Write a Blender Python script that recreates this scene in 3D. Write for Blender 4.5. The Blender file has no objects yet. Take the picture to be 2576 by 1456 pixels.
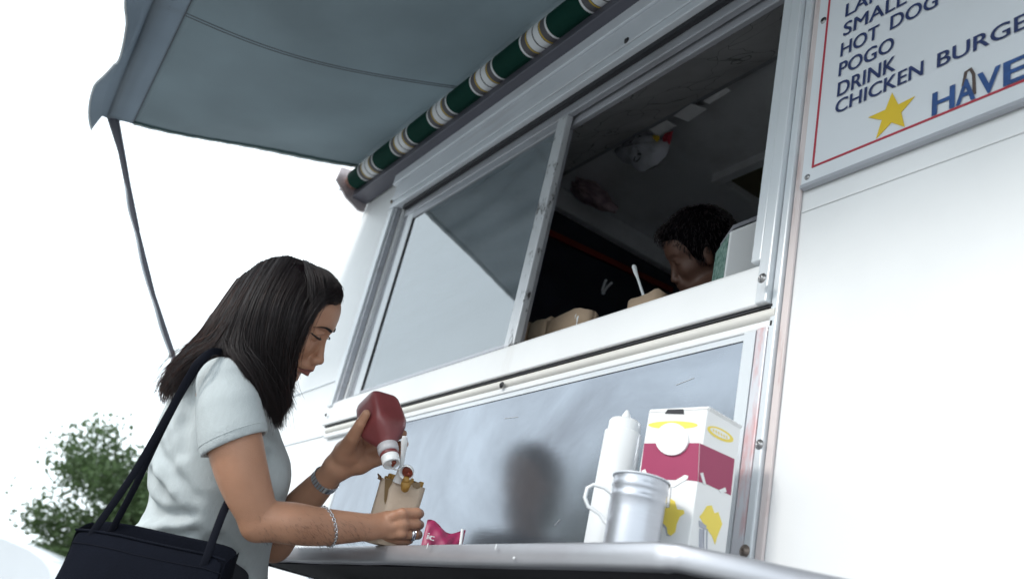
import bpy, math, random
import numpy as np
from mathutils import Vector, Matrix
random.seed(7); rng = np.random.default_rng(7)
S = bpy.context.scene
COL = S.collection
rad = math.radians

# ---------------------------------------------------------------- camera, sky, sun, exposure
CAM_R = np.array(((0.555479, 0.802678, 0.217142), (-0.226515, 0.397326, -0.889282), (-0.800084, 0.444791, 0.402525)))
CAM_F = 2304.75
CAM_C = np.array((0.0, -1.1, 0.8))
CX, CY = 1287.5, 728.0
cam = bpy.data.objects.new('camera', bpy.data.cameras.new('camera')); COL.objects.link(cam)
cam.data.sensor_width = 36.0
cam.data.lens = 36.0 * CAM_F / 2575.0
cam.data.clip_start = 0.05; cam.data.clip_end = 3000
m3 = Matrix((CAM_R[0], -CAM_R[1], -CAM_R[2])).transposed()
cam.matrix_world = Matrix.Translation(CAM_C) @ m3.to_4x4()
cam.data.dof.use_dof = True
cam.data.dof.focus_distance = 1.86
cam.data.dof.aperture_fstop = 4.0
S.camera = cam

SUN = Vector((0.02, -1.0, 0.62)).normalized()
w = bpy.data.worlds.new('World'); S.world = w; w.use_nodes = True
nt = w.node_tree; nt.nodes.clear()
sky = nt.nodes.new('ShaderNodeTexSky'); sky.sky_type = 'NISHITA'; sky.sun_disc = False
sky.sun_elevation = math.asin(SUN.z); sky.sun_rotation = math.atan2(SUN.x, SUN.y)
sky.air_density = 1.0; sky.dust_density = 2.0
mix = nt.nodes.new('ShaderNodeMixRGB'); mix.inputs[0].default_value = 0.93
mix.inputs[2].default_value = (15.6, 17.3, 18.3, 1)
bg = nt.nodes.new('ShaderNodeBackground'); bg.inputs[1].default_value = 0.1
wo = nt.nodes.new('ShaderNodeOutputWorld')
nt.links.new(sky.outputs[0], mix.inputs[1]); nt.links.new(mix.outputs[0], bg.inputs[0]); nt.links.new(bg.outputs[0], wo.inputs[0])
sl = bpy.data.lights.new('sun', 'SUN'); sl.energy = 1.5; sl.angle = rad(10); sl.color = (1.0, 0.96, 0.9)
so = bpy.data.objects.new('sun', sl); COL.objects.link(so)
so.rotation_euler = SUN.to_track_quat('Z', 'Y').to_euler(); so.location = (-3, -10, 8)
S.view_settings.view_transform = 'Standard'; S.view_settings.look = 'None'
S.view_settings.exposure = 0.30; S.view_settings.gamma = 1.0; S.view_settings.use_curve_mapping = False
S.render.engine = 'CYCLES'
S.cycles.max_bounces = 8; S.cycles.transparent_max_bounces = 16; S.cycles.use_denoising = True

# ---------------------------------------------------------------- helpers
def ray(x, y):
    return CAM_R.T @ np.array(((x - CX) / CAM_F, (y - CY) / CAM_F, 1.0))
def PY(x, y, Y):            # point of the vertical plane Y seen at (x, y)
    d = ray(x, y); return CAM_C + (Y - CAM_C[1]) / d[1] * d
def PX(x, y, X):
    d = ray(x, y); return CAM_C + (X - CAM_C[0]) / d[0] * d
def PZ(x, y, Z):
    d = ray(x, y); return CAM_C + (Z - CAM_C[2]) / d[2] * d
def PD(x, y, dep):          # point at a depth
    return CAM_C + dep * ray(x, y)

def tag(o, label=None, cat=None, group=None, kind=None):
    if label: o['label'] = label
    if cat: o['category'] = cat
    if group: o['group'] = group
    if kind: o['kind'] = kind
    return o
def empty(name, loc, label=None, cat=None, group=None, kind=None):
    o = bpy.data.objects.new(name, None); o.location = loc; o.empty_display_size = .1
    COL.objects.link(o); return tag(o, label, cat, group, kind)
def link(name, me, parent=None):
    o = bpy.data.objects.new(name, me); COL.objects.link(o)
    if parent is not None:
        o.parent = parent
        p = Vector((0, 0, 0)); q = parent
        while q is not None:
            p = p + q.location; q = q.parent
        o.location = -p
    return o

class MB:
    def __init__(s): s.v = []; s.f = []; s.m = []; s.sm = []
    def add(s, vs, fs, mi=0, smooth=False):
        n = len(s.v); s.v += [tuple(map(float, p)) for p in vs]
        for q in fs: s.f.append(tuple(n + i for i in q)); s.m.append(mi); s.sm.append(smooth)
        return s
    def box(s, lo, hi, mi=0):
        x0, y0, z0 = lo; x1, y1, z1 = hi
        return s.add([(x0,y0,z0),(x1,y0,z0),(x1,y1,z0),(x0,y1,z0),(x0,y0,z1),(x1,y0,z1),(x1,y1,z1),(x0,y1,z1)],
            [(0,3,2,1),(4,5,6,7),(0,1,5,4),(1,2,6,5),(2,3,7,6),(3,0,4,7)], mi)
    def obox(s, c, ax, ay, az, mi=0):     # centre and three half-axes
        c, ax, ay, az = (np.array(q, float) for q in (c, ax, ay, az))
        vs = [c+i*ax+j*ay+k*az for k in (-1,1) for i, j in ((-1,-1),(1,-1),(1,1),(-1,1))]
        return s.add(vs, [(0,3,2,1),(4,5,6,7),(0,1,5,4),(1,2,6,5),(2,3,7,6),(3,0,4,7)], mi)
    def prism(s, poly, ext, mi=0):        # planar polygon pushed along a vector
        n = len(poly); e = np.array(ext, float); P = [np.array(q, float) for q in poly]
        return s.add(P + [q + e for q in P], [tuple(range(n))[::-1], tuple(range(n, 2*n))] +
                     [(i, (i+1) % n, n+(i+1) % n, n+i) for i in range(n)], mi)
    def tube(s, path, r, n=8, mi=0, cap=True, flat=1.0, up=None):
        P = [np.array(q, float) for q in path]; R = r if hasattr(r, '__len__') else [r]*len(P)
        vs = []; prev = None
        for i, p in enumerate(P):
            t = P[min(i+1, len(P)-1)] - P[max(i-1, 0)]; t = t/np.linalg.norm(t)
            if prev is None:
                a = np.array(up if up is not None else ((0,0,1) if abs(t[2]) < .9 else (1,0,0)), float)
            else: a = prev
            a = a - t*(a@t); a /= np.linalg.norm(a); prev = a; b = np.cross(t, a)
            for k in range(n):
                g = 2*math.pi*k/n; vs.append(p + R[i]*(math.cos(g)*a*flat + math.sin(g)*b))
        fs = [(i*n+k, i*n+(k+1) % n, (i+1)*n+(k+1) % n, (i+1)*n+k) for i in range(len(P)-1) for k in range(n)]
        s.add(vs, fs, mi, True)
        if cap: s.add(vs[:n], [tuple(range(n))[::-1]], mi); s.add(vs[-n:], [tuple(range(n))], mi)
        return s
    def lathe(s, c, axis, prof, n=24, mi=0, up=None, shape=None, smooth=True):   # prof: (distance along axis, radius); shape(angle) scales
        c = np.array(c, float); t = np.array(axis, float); t /= np.linalg.norm(t)
        a = np.array(up if up is not None else ((1,0,0) if abs(t[0]) < .9 else (0,1,0)), float); a -= t*(a@t); a /= np.linalg.norm(a); b = np.cross(t, a)
        vs = []
        for h, r in prof:
            for k in range(n):
                g = 2*math.pi*k/n; q = r*(shape(g, h) if shape else 1)
                vs.append(c + t*h + q*(math.cos(g)*a + math.sin(g)*b))
        fs = [(i*n+k, i*n+(k+1) % n, (i+1)*n+(k+1) % n, (i+1)*n+k) for i in range(len(prof)-1) for k in range(n)]
        s.add(vs, fs, mi, smooth)
        if prof[0][1] > 1e-4: s.add(vs[:n], [tuple(range(n))[::-1]], mi)
        if prof[-1][1] > 1e-4: s.add(vs[-n:], [tuple(range(n))], mi)
        return s
    def ball(s, c, r, n=10, mi=0, sc=(1,1,1)):
        c = np.array(c, float); vs = []
        for i in range(n+1):
            for k in range(2*n):
                th = math.pi*i/n; g = math.pi*k/n
                vs.append(c + r*np.array((math.sin(th)*math.cos(g)*sc[0], math.sin(th)*math.sin(g)*sc[1], math.cos(th)*sc[2])))
        m = 2*n
        return s.add(vs, [(i*m+k, (i+1)*m+k, (i+1)*m+(k+1) % m, i*m+(k+1) % m) for i in range(n) for k in range(m)], mi, True)
    def sheet(s, G, mi=0, smooth=True):   # grid of points
        a, b = len(G), len(G[0]); vs = [p for row in G for p in row]
        return s.add(vs, [(i*b+j, i*b+j+1, (i+1)*b+j+1, (i+1)*b+j) for i in range(a-1) for j in range(b-1)], mi, smooth)
    def build(s, name, mats, parent=None, bevel=0, solid=0, subsurf=0):
        me = bpy.data.meshes.new(name); me.from_pydata(s.v, [], s.f)
        for m in (mats if isinstance(mats, (list, tuple)) else [mats]): me.materials.append(m)
        me.polygons.foreach_set('material_index', s.m); me.polygons.foreach_set('use_smooth', s.sm); me.update()
        o = link(name, me, parent)
        if solid:
            md = o.modifiers.new('solid', 'SOLIDIFY'); md.thickness = solid; md.offset = 0
        if bevel:
            md = o.modifiers.new('bevel', 'BEVEL'); md.width = bevel; md.segments = 2; md.limit_method = 'ANGLE'; md.angle_limit = rad(40)
        if subsurf:
            md = o.modifiers.new('sub', 'SUBSURF'); md.levels = subsurf; md.render_levels = subsurf
        return o

def mat(name, col, rough=.5, metal=0., var=.12, scale=8., bump=0., bscale=60., spec=.5, stretch=None, col2=None, trans=0., sss=0., coat=0.):
    m = bpy.data.materials.new(name); m.use_nodes = True; N = m.node_tree; L = N.links
    b = N.nodes['Principled BSDF']; b.inputs['Roughness'].default_value = rough; b.inputs['Metallic'].default_value = metal
    b.inputs['Specular IOR Level'].default_value = spec
    tc = N.nodes.new('ShaderNodeTexCoord'); mp = N.nodes.new('ShaderNodeMapping'); L.new(tc.outputs['Object'], mp.inputs[0])
    if stretch: mp.inputs['Scale'].default_value = stretch
    nz = N.nodes.new('ShaderNodeTexNoise'); nz.inputs['Scale'].default_value = scale; nz.inputs['Detail'].default_value = 6; L.new(mp.outputs[0], nz.inputs[0])
    cr = N.nodes.new('ShaderNodeValToRGB'); cr.color_ramp.elements[0].position = .3; cr.color_ramp.elements[1].position = .7
    c = np.array(col[:3], float); c2 = np.array(col2, float) if col2 is not None else c*(1-var)
    cr.color_ramp.elements[0].color = (*c2, 1); cr.color_ramp.elements[1].color = (*c, 1)
    L.new(nz.outputs[0], cr.inputs[0]); L.new(cr.outputs[0], b.inputs['Base Color'])
    if bump:
        n2 = N.nodes.new('ShaderNodeTexNoise'); n2.inputs['Scale'].default_value = bscale; n2.inputs['Detail'].default_value = 4; L.new(mp.outputs[0], n2.inputs[0])
        bp = N.nodes.new('ShaderNodeBump'); bp.inputs['Strength'].default_value = bump; bp.inputs['Distance'].default_value = .004
        L.new(n2.outputs[0], bp.inputs['Height']); L.new(bp.outputs[0], b.inputs['Normal'])
    if sss:
        b.inputs['Subsurface Weight'].default_value = sss; b.inputs['Subsurface Radius'].default_value = (.012, .005, .003); b.inputs['Subsurface Scale'].default_value = 1.0
    if coat: b.inputs['Coat Weight'].default_value = coat; b.inputs['Coat Roughness'].default_value = .1
    if trans:
        t = N.nodes.new('ShaderNodeBsdfTranslucent'); L.new(cr.outputs[0], t.inputs[0]); mx = N.nodes.new('ShaderNodeMixShader'); mx.inputs[0].default_value = trans
        L.new(b.outputs[0], mx.inputs[1]); L.new(t.outputs[0], mx.inputs[2]); L.new(mx.outputs[0], N.nodes['Material Output'].inputs[0])
    return m

def stained(name, col, stain, rough, metal, lo, hi, scale, stretch, spec=.5, bump=.05):   # paint with stains of their own shape
    m = mat(name, col, rough, metal, var=.06, scale=5, bump=bump, bscale=90, spec=spec)
    N = m.node_tree; L = N.links; b = N.nodes['Principled BSDF']
    src = b.inputs['Base Color'].links[0].from_socket
    tc = N.nodes.new('ShaderNodeTexCoord'); mp = N.nodes.new('ShaderNodeMapping'); mp.inputs['Scale'].default_value = stretch; L.new(tc.outputs['Object'], mp.inputs[0])
    nz = N.nodes.new('ShaderNodeTexNoise'); nz.inputs['Scale'].default_value = scale; nz.inputs['Detail'].default_value = 8; nz.inputs['Roughness'].default_value = .65; L.new(mp.outputs[0], nz.inputs[0])
    cr = N.nodes.new('ShaderNodeValToRGB'); cr.color_ramp.elements[0].position = lo; cr.color_ramp.elements[1].position = hi; L.new(nz.outputs[0], cr.inputs[0])
    mx = N.nodes.new('ShaderNodeMixRGB'); L.new(cr.outputs[0], mx.inputs[0]); L.new(src, mx.inputs[1]); mx.inputs[2].default_value = (*stain, 1)
    L.new(mx.outputs[0], b.inputs['Base Color'])
    return m

M = {}
M['white'] = stained('white_paint', (.80,.81,.82), (.62,.60,.58), .45, 0, .66, .85, 3.0, (1,1,.35))
M['alu'] = stained('aluminium_paint', (.72,.75,.80), (.52,.51,.54), .40, .12, .55, .8, 6.0, (.25,1,2.5))
M['alu_dark'] = stained('aluminium_dull', (.46,.47,.51), (.28,.27,.28), .42, .4, .5, .8, 9.0, (.3,1,2))
M['alu_worn'] = stained('aluminium_worn', (.64,.65,.67), (.08,.07,.07), .4, .4, .55, .64, 30.0, (1,1,.5))
M['jamb'] = stained('jamb_grey', (.68,.71,.74), (.55,.55,.57), .4, .2, .55, .8, 5.0, (2,1,.4))
M['cream'] = stained('cream_trim', (.72,.70,.66), (.5,.42,.35), .45, 0, .62, .8, 7.0, (.3,1,3))
M['sealant'] = stained('aged_sealant', (.68,.60,.59), (.45,.30,.28), .6, 0, .55, .75, 14.0, (3,1,.4))
M['gap'] = mat('shadow_gap', (.02,.02,.025), .6)
M['rail'] = mat('awning_rail', (.10,.10,.125), .45, .2)
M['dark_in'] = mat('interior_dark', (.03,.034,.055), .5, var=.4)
M['ceil_in'] = stained('interior_ceiling', (.80,.81,.84), (.6,.6,.61), .55, 0, .5, .8, 4.0, (1,1,1))
M['navy'] = mat('navy_body', (.006,.008,.022), .35, coat=.2)
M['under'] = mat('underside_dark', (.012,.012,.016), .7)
M['canvas'] = mat('awning_canvas', (.29,.34,.365), .85, var=.20, scale=2.2, bump=.35, bscale=260, trans=.50)
M['canvas_hem'] = mat('awning_hem', (.29,.335,.38), .85, var=.08, scale=6, bump=.2, bscale=400, trans=.48)
M['teal'] = mat('awning_binding', (.02,.06,.06), .8)
M['binding'] = mat('light_binding', (.55,.58,.6), .7)
M['st_green'] = mat('stripe_green', (.0015,.034,.024), .8, spec=.15, bump=.15, bscale=300)
M['st_white'] = mat('stripe_white', (.70,.71,.73), .7, bump=.15, bscale=300)
M['st_gold'] = mat('stripe_gold', (.50,.34,.03), .7)
M['st_grey'] = mat('stripe_grey', (.085,.08,.09), .7, bump=.15, bscale=300)
M['st_black'] = mat('stripe_black', (.01,.012,.012), .7)
M['chrome'] = mat('screw_metal', (.45,.44,.44), .3, .9)
M['rust'] = mat('rusty_screw', (.25,.2,.17), .5, .6)
M['red_line'] = mat('sign_red', (.45,.035,.06), .5)
M['sign_white'] = stained('sign_white', (.74,.765,.80), (.62,.5,.47), .4, 0, .70, .86, 4.0, (.6,1,2))
M['sign_blue'] = mat('sign_blue', (.028,.046,.15), .5, var=.3, scale=40)
M['sign_blue2'] = mat('sign_brush_blue', (.035,.10,.30), .5, var=.4, scale=60)
M['sign_star'] = mat('sign_yellow', (.75,.52,.03), .5)
M['sign_brown'] = mat('sign_brown', (.10,.07,.06), .6)
M['black_rubber'] = mat('rubber', (.02,.02,.022), .7)
M['orange'] = mat('orange_strip', (.24,.024,.010), .4)
M['card'] = mat('paper_card', (.85,.85,.87), .7)
M['kraft'] = stained('kraft_paper', (.50,.36,.25), (.40,.27,.17), .85, 0, .5, .75, 12, (1,1,1), bump=.3)
M['kraft_pale'] = stained('kraft_pale', (.62,.49,.38), (.52,.39,.28), .85, 0, .5, .75, 10, (1,1,1), bump=.3)
M['grease'] = mat('grease_stain', (.24,.15,.07), .45)
M['fry'] = mat('fried_potato', (.50,.27,.055), .5, var=.5, scale=60, bump=.4, bscale=200)
M['fry_dark'] = mat('fried_brown', (.16,.08,.03), .5, var=.4, scale=60)
M['plastic_white'] = mat('white_plastic', (.82,.83,.84), .3, var=.03)
M['ketchup'] = mat('ketchup', (.23,.035,.014), .15, var=.3, scale=50)
M['bottle_red'] = mat('ketchup_bottle_red', (.235,.050,.052), .36, var=.25, scale=18, spec=.6)
M['magenta'] = mat('magenta_print', (.34,.028,.10), .4)
M['box_white'] = mat('carton_white', (.83,.83,.83), .45, var=.03)
M['yellow'] = mat('yellow_print', (.92,.72,.11), .5)
M['print_grey'] = mat('print_grey', (.42,.43,.5), .5)
M['counter_rim'] = stained('counter_steel', (.50,.505,.54), (.36,.34,.37), .38, .6, .45, .8, 5, (.5,1,1))
M['mug'] = stained('spun_aluminium', (.50,.515,.56), (.36,.365,.40), .33, .75, .5, .8, 3, (1,1,8))
M['green_print'] = mat('green_print', (.02,.12,.08), .5, var=.7, scale=90, col2=(.30,.42,.38))
M['disp_grey'] = mat('dispenser_grey', (.30,.30,.33), .4)
M['clear_bag'] = mat('clear_plastic', (.55,.56,.62), .25, var=.35, scale=18)
M['pinkbag'] = mat('printed_bag', (.62,.46,.50), .6, var=.6, scale=26, col2=(.26,.17,.20))
M['asphalt'] = mat('pale_concrete', (.30,.30,.295), .9, var=.3, scale=1.2, bump=.5, bscale=80)
M['car_paint'] = mat('car_paint', (.62,.64,.67), .25, coat=.6, var=.02)
M['car_glass'] = mat('car_glass', (.42,.45,.50), .06, 1.0)
M['tyre'] = mat('tyre', (.02,.02,.02), .8)
M['leaf'] = mat('leaf', (.095,.155,.060), .6, var=.5, scale=1.5, trans=.40)
M['bark'] = mat('bark', (.09,.065,.045), .9)

def steel_mat():
    m = bpy.data.materials.new('brushed_steel'); m.use_nodes = True; N = m.node_tree; L = N.links; b = N.nodes['Principled BSDF']
    b.inputs['Metallic'].default_value = .72
    tc = N.nodes.new('ShaderNodeTexCoord'); mp = N.nodes.new('ShaderNodeMapping'); mp.inputs['Scale'].default_value = (2, 1, 260); L.new(tc.outputs['Object'], mp.inputs[0])
    nz = N.nodes.new('ShaderNodeTexNoise'); nz.inputs['Scale'].default_value = 3; nz.inputs['Detail'].default_value = 5; L.new(mp.outputs[0], nz.inputs[0])
    n2 = N.nodes.new('ShaderNodeTexNoise'); n2.inputs['Distortion'].default_value = .5; n2.inputs['Scale'].default_value = 2.4; n2.inputs['Detail'].default_value = 8; n2.inputs['Roughness'].default_value = .6; L.new(tc.outputs['Object'], n2.inputs[0])
    cr = N.nodes.new('ShaderNodeValToRGB'); cr.color_ramp.elements[0].position = .35; cr.color_ramp.elements[1].position = .72
    cr.color_ramp.elements[0].color = (.315,.345,.39,1); cr.color_ramp.elements[1].color = (.17,.182,.21,1); L.new(n2.outputs[0], cr.inputs[0])
    L.new(cr.outputs[0], b.inputs['Base Color'])
    rr = N.nodes.new('ShaderNodeMapRange'); rr.inputs['To Min'].default_value = .08; rr.inputs['To Max'].default_value = .15; L.new(n2.outputs[0], rr.inputs[0]); L.new(rr.outputs[0], b.inputs['Roughness'])
    bp = N.nodes.new('ShaderNodeBump'); bp.inputs['Strength'].default_value = .05; bp.inputs['Distance'].default_value = .001; L.new(nz.outputs[0], bp.inputs['Height'])
    n3 = N.nodes.new('ShaderNodeTexNoise'); n3.inputs['Scale'].default_value = 4; L.new(tc.outputs['Object'], n3.inputs[0])
    b2 = N.nodes.new('ShaderNodeBump'); b2.inputs['Strength'].default_value = .12; b2.inputs['Distance'].default_value = .004; L.new(n3.outputs[0], b2.inputs['Height']); L.new(bp.outputs[0], b2.inputs['Normal'])
    L.new(b2.outputs[0], b.inputs['Normal'])
    return m
M['steel'] = steel_mat()

def glass_mat():
    m = bpy.data.materials.new('dusty_glass'); m.use_nodes = True; N = m.node_tree; L = N.links
    N.nodes.remove(N.nodes['Principled BSDF'])
    fr = N.nodes.new('ShaderNodeFresnel'); fr.inputs[0].default_value = 2.6
    gl = N.nodes.new('ShaderNodeBsdfGlossy'); gl.inputs['Roughness'].default_value = .012; gl.inputs['Color'].default_value = (.93,.97,1,1)
    tr = N.nodes.new('ShaderNodeBsdfTransparent'); tr.inputs[0].default_value = (.82,.86,.87,1)
    mx = N.nodes.new('ShaderNodeMixShader'); L.new(fr.outputs[0], mx.inputs[0]); L.new(tr.outputs[0], mx.inputs[1]); L.new(gl.outputs[0], mx.inputs[2])
    df = N.nodes.new('ShaderNodeBsdfDiffuse'); df.inputs[0].default_value = (.72,.76,.80,1)
    tc = N.nodes.new('ShaderNodeTexCoord'); mp = N.nodes.new('ShaderNodeMapping'); mp.inputs['Scale'].default_value = (1,1,4); mp.inputs['Rotation'].default_value = (0,rad(12),0); L.new(tc.outputs['Object'], mp.inputs[0])
    nz = N.nodes.new('ShaderNodeTexNoise'); nz.inputs['Scale'].default_value = 2.2; nz.inputs['Detail'].default_value = 6; L.new(mp.outputs[0], nz.inputs[0])
    rr = N.nodes.new('ShaderNodeMapRange'); rr.inputs['From Min'].default_value = .35; rr.inputs['From Max'].default_value = .75; rr.inputs['To Min'].default_value = .07; rr.inputs['To Max'].default_value = .20; L.new(nz.outputs[0], rr.inputs[0])
    m2 = N.nodes.new('ShaderNodeMixShader'); L.new(rr.outputs[0], m2.inputs[0]); L.new(mx.outputs[0], m2.inputs[1]); L.new(df.outputs[0], m2.inputs[2])
    L.new(m2.outputs[0], N.nodes['Material Output'].inputs[0])
    return m
M['glass'] = glass_mat()

def crack_mat():       # old painted header panel with hairline cracks
    m = mat('cracked_paint', (.78,.77,.78), .6, var=.25, scale=5); N = m.node_tree; L = N.links; b = N.nodes['Principled BSDF']
    src = b.inputs['Base Color'].links[0].from_socket
    tc = N.nodes.new('ShaderNodeTexCoord'); nz = N.nodes.new('ShaderNodeTexNoise'); nz.inputs['Scale'].default_value = 5; L.new(tc.outputs['Object'], nz.inputs[0])
    ad = N.nodes.new('ShaderNodeMixRGB'); ad.blend_type = 'ADD'; ad.inputs[0].default_value = .35; L.new(tc.outputs['Object'], ad.inputs[1]); L.new(nz.outputs['Color'], ad.inputs[2])
    vo = N.nodes.new('ShaderNodeTexVoronoi'); vo.feature = 'DISTANCE_TO_EDGE'; vo.inputs['Scale'].default_value = 5.5; L.new(ad.outputs[0], vo.inputs[0])
    cr = N.nodes.new('ShaderNodeValToRGB'); cr.color_ramp.elements[0].position = .003; cr.color_ramp.elements[1].position = .012
    cr.color_ramp.elements[0].color = (.25,.25,.25,1); cr.color_ramp.elements[1].color = (1,1,1,1); L.new(vo.outputs[0], cr.inputs[0])
    mu = N.nodes.new('ShaderNodeMixRGB'); mu.blend_type = 'MULTIPLY'; mu.inputs[0].default_value = .8; L.new(src, mu.inputs[1]); L.new(cr.outputs[0], mu.inputs[2]); L.new(mu.outputs[0], b.inputs['Base Color'])
    return m
M['crack'] = crack_mat()

# ---------------------------------------------------------------- ground
g = MB(); g.sheet([[(x, y, 0) for y in (-1500, -60, -12, 12, 60, 1500)] for x in (-1500, -60, -12, 12, 60, 1500)], smooth=False)
tag(g.build('ground', M['asphalt']), kind='structure')

# ---------------------------------------------------------------- food truck
T = empty('food_truck', (-0.8, 1.0, 0), 'white food truck with an open sliding service window and steel back panel', 'food truck')
WX0, WX1, WZ0, WZ1 = -2.95, -1.06, 1.585, 2.43      # hole for the window
TX0, TX1, TB, TT = -3.80, 2.3, 0.98, 2.78
wl = MB()
xs = [TX0, WX0, WX1, TX1]; zs = [TB, WZ0, WZ1, TT]
for i in range(3):
    for k in range(3):
        if i == 1 and k == 1: continue
        x0, x1, z0, z1 = xs[i], xs[i+1], zs[k], zs[k+1]
        wl.add([(x0,0,z0),(x1,0,z0),(x1,0,z1),(x0,0,z1)], [(0,1,2,3)])
        wl.add([(x0,.05,z0),(x1,.05,z0),(x1,.05,z1),(x0,.05,z1)], [(3,2,1,0)])
for a, b_ in (((WX0,WZ0),(WX1,WZ0)),((WX1,WZ0),(WX1,WZ1)),((WX1,WZ1),(WX0,WZ1)),((WX0,WZ1),(WX0,WZ0)),((TX0,TB),(TX1,TB)),((TX1,TB),(TX1,TT)),((TX1,TT),(TX0,TT)),((TX0,TT),(TX0,TB))):
    wl.add([(a[0],0,a[1]),(b_[0],0,b_[1]),(b_[0],.05,b_[1]),(a[0],.05,a[1])], [(0,1,2,3)])
wl.build('wall', M['white'], T)
# other sides
for nm, lo, hi, mt in (('end_wall', (TX0,.052,TB), (TX0+.04,2.1,TT), 'white'), ('end_wall', (TX1-.04,.052,TB), (TX1,2.1,TT), 'white'),
                       ('rear_wall', (TX0+.042,2.06,TB), (TX1-.042,2.1,TT), 'ceil_in'), ('floor', (TX0,.002,.62), (TX1,2.1,.70), 'alu_dark'),
                       ('roof', (TX0-.02,-.02,TT+.003), (TX1+.02,2.12,TT+.05), 'white'), ('skirt', (TX0+.005,.006,.32), (TX1-.005,.03,TB-.003), 'navy'),
                       ('skirt', (TX0+.005,2.05,.32), (TX1-.005,2.09,TB-.003), 'navy'), ('skirt', (TX0+.005,.032,.32), (TX0+.03,2.048,TB-.003), 'navy'),
                       ('skirt', (TX1-.03,.032,.32), (TX1-.005,2.048,TB-.003), 'navy')):
    MB().box(lo, hi).build(nm, M[mt], T, bevel=.004)
for x in (-2.7, 1.3):
    for y in (.20, 1.9):
        wb = MB(); wb.lathe((x, y-.11, .36), (0,1,0), [(0,.22),(.0,.34),(.02,.36),(.2,.36),(.22,.34),(.22,.22)], 28); wh = wb.build('wheel', M['tyre'], T)
        rb = MB(); rb.lathe((x, y-.085, .36), (0,1,0), [(0,.05),(.01,.2),(.16,.2),(.17,.05)], 20); rb.build('rim', M['alu_dark'], wh)
# trim strips under the counter, lower body rub rail
MB().box((TX0,-.02,.86),(TX1,.004,.885)).build('rub_rail', M['alu_dark'], T, bevel=.003)
# interior lining
MB().box((TX0+.05,.46,2.735),(TX1-.05,2.05,2.76)).build('ceiling', M['ceil_in'], T)
hd = MB(); P0, P1 = (.062, 2.432), (.44, 2.655)
hd.add([(TX0+.05,*P0),(TX1-.05,*P0),(TX1-.05,*P1),(TX0+.05,*P1)], [(0,1,2,3)])
hd.build('header_panel', M['crack'], T, solid=.008)
MB().box((TX0+.05,.425,2.650),(TX1-.05,.455,2.668)).build('ceiling_rail', M['alu_dark'], T, bevel=.003)
MB().box((TX0+.05,.445,2.672),(TX1-.05,.455,2.732)).build('ceiling_step', M['ceil_in'], T)
# hood box inside on the left with its pale edge and orange strip
MB().box((-2.98,.47,2.64),(-2.80,2.05,2.733)).build('hood_edge', M['ceil_in'], T, bevel=.006)
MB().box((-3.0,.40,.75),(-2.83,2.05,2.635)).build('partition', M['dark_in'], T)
os_ = MB(); a = PX(1380,585,-2.815); b_ = PX(1690,730,-2.815)
os_.obox((a+b_)/2, (b_-a)/2, (.006,0,0), (0,0,.013)); os_.build('orange_strip', M['orange'], T)
# ceiling hatch on the right
hb = MB(); c = PZ(1800,440,2.725)
hb.box((c[0]-.02,c[1],2.70),(c[0]+.75,c[1]+.035,2.733)); hb.box((c[0]-.02,c[1]+.45,2.70),(c[0]+.75,c[1]+.485,2.733)); hb.box((c[0]-.02,c[1]+.037,2.70),(c[0]+.015,c[1]+.448,2.733))
hb.build('hatch_frame', M['ceil_in'], T)
hg = MB().box((c[0]+.03,c[1]+.05,2.715),(c[0]+.7,c[1]+.43,2.732)); hg.build('hatch_panel', mat('hatch_yellowed', (.16,.14,.08), .5), T)
# inside counter under the window
MB().box((TX0+.05,.062,1.50),(WX1+1.2,.34,1.535)).build('inner_shelf', M['alu_dark'], T, bevel=.004)

# --- window surround
fx0, fx1 = -3.02, -1.035
def strip(name, mt, x0, x1, y0, y1, z0, z1, bev=.003): return MB().box((x0,y0,z0),(x1,y1,z1)).build(name, M[mt], T, bevel=bev)
strip('fascia', 'alu', fx0-.03, 1.9, -.038, -.002, 2.512, 2.600)
strip('fascia', 'alu', fx0+.0, 1.9, -.030, -.002, 2.452, 2.510)
strip('head_trim', 'alu', fx0, fx1, -.034, -.002, 2.424, 2.450)
strip('head_trim', 'alu', fx0, fx1, -.032, -.002, 2.392, 2.421)
strip('track_gap', 'gap', -2.93, fx1-.03, -.014, .0, 2.374, 2.390, 0)
strip('track', 'alu_dark', -2.93, fx1-.04, .002, .022, 2.345, 2.384)
strip('track', 'alu_dark', -2.93, fx1-.04, .030, .048, 2.325, 2.384)
# left side of the frame
strip('frame_flange', 'jamb', -3.02, -2.985, -.030, -.002, 1.585, 2.390)
strip('frame_side', 'alu_dark', -2.983, -2.965, -.022, -.002, 1.585, 2.388)
strip('frame_channel', 'alu_dark', -2.948, -2.90, .010, .048, 1.588, 2.372)
# right jamb of three folded strips
strip('jamb', 'jamb', -1.088, -1.064, -.0235, .05, 1.612, 2.390)
strip('jamb', 'jamb', -1.0625, -1.036, -.0275, -.002, 1.5205, 2.64)
strip('jamb', 'jamb', -1.0345, -1.018, -.016, -.002, 1.06, 2.64)
strip('sealant_strip', 'sealant', -1.0165, -1.0015, -.008, -.0015, 1.0, 2.70, .002)
# sill
sb = MB(); prof = [(-.002,1.524),(-.022,1.519),(-.024,1.523),(-.023,1.596),(-.016,1.606),(.05,1.622),(.05,1.600),(-.002,1.594)]
sb.prism([(fx0-.012,y,z) for y, z in prof], (fx1-fx0-.012,0,0)); sb.build('sill', M['white'], T, bevel=.003)
strip('drip_gap', 'gap', fx0-.0, -1.03, -.016, -.002, 1.5145, 1.5195, 0)
bd = MB(); bd.tube([(fx0+.02,-.008,1.502),(-1.022,-.008,1.502)], .0115, 10); bd.build('trim_bead', M['cream'], T)
strip('trim_lip', 'white', fx0+.02, -1.024, -.016, -.002, 1.474, 1.4895)
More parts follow.
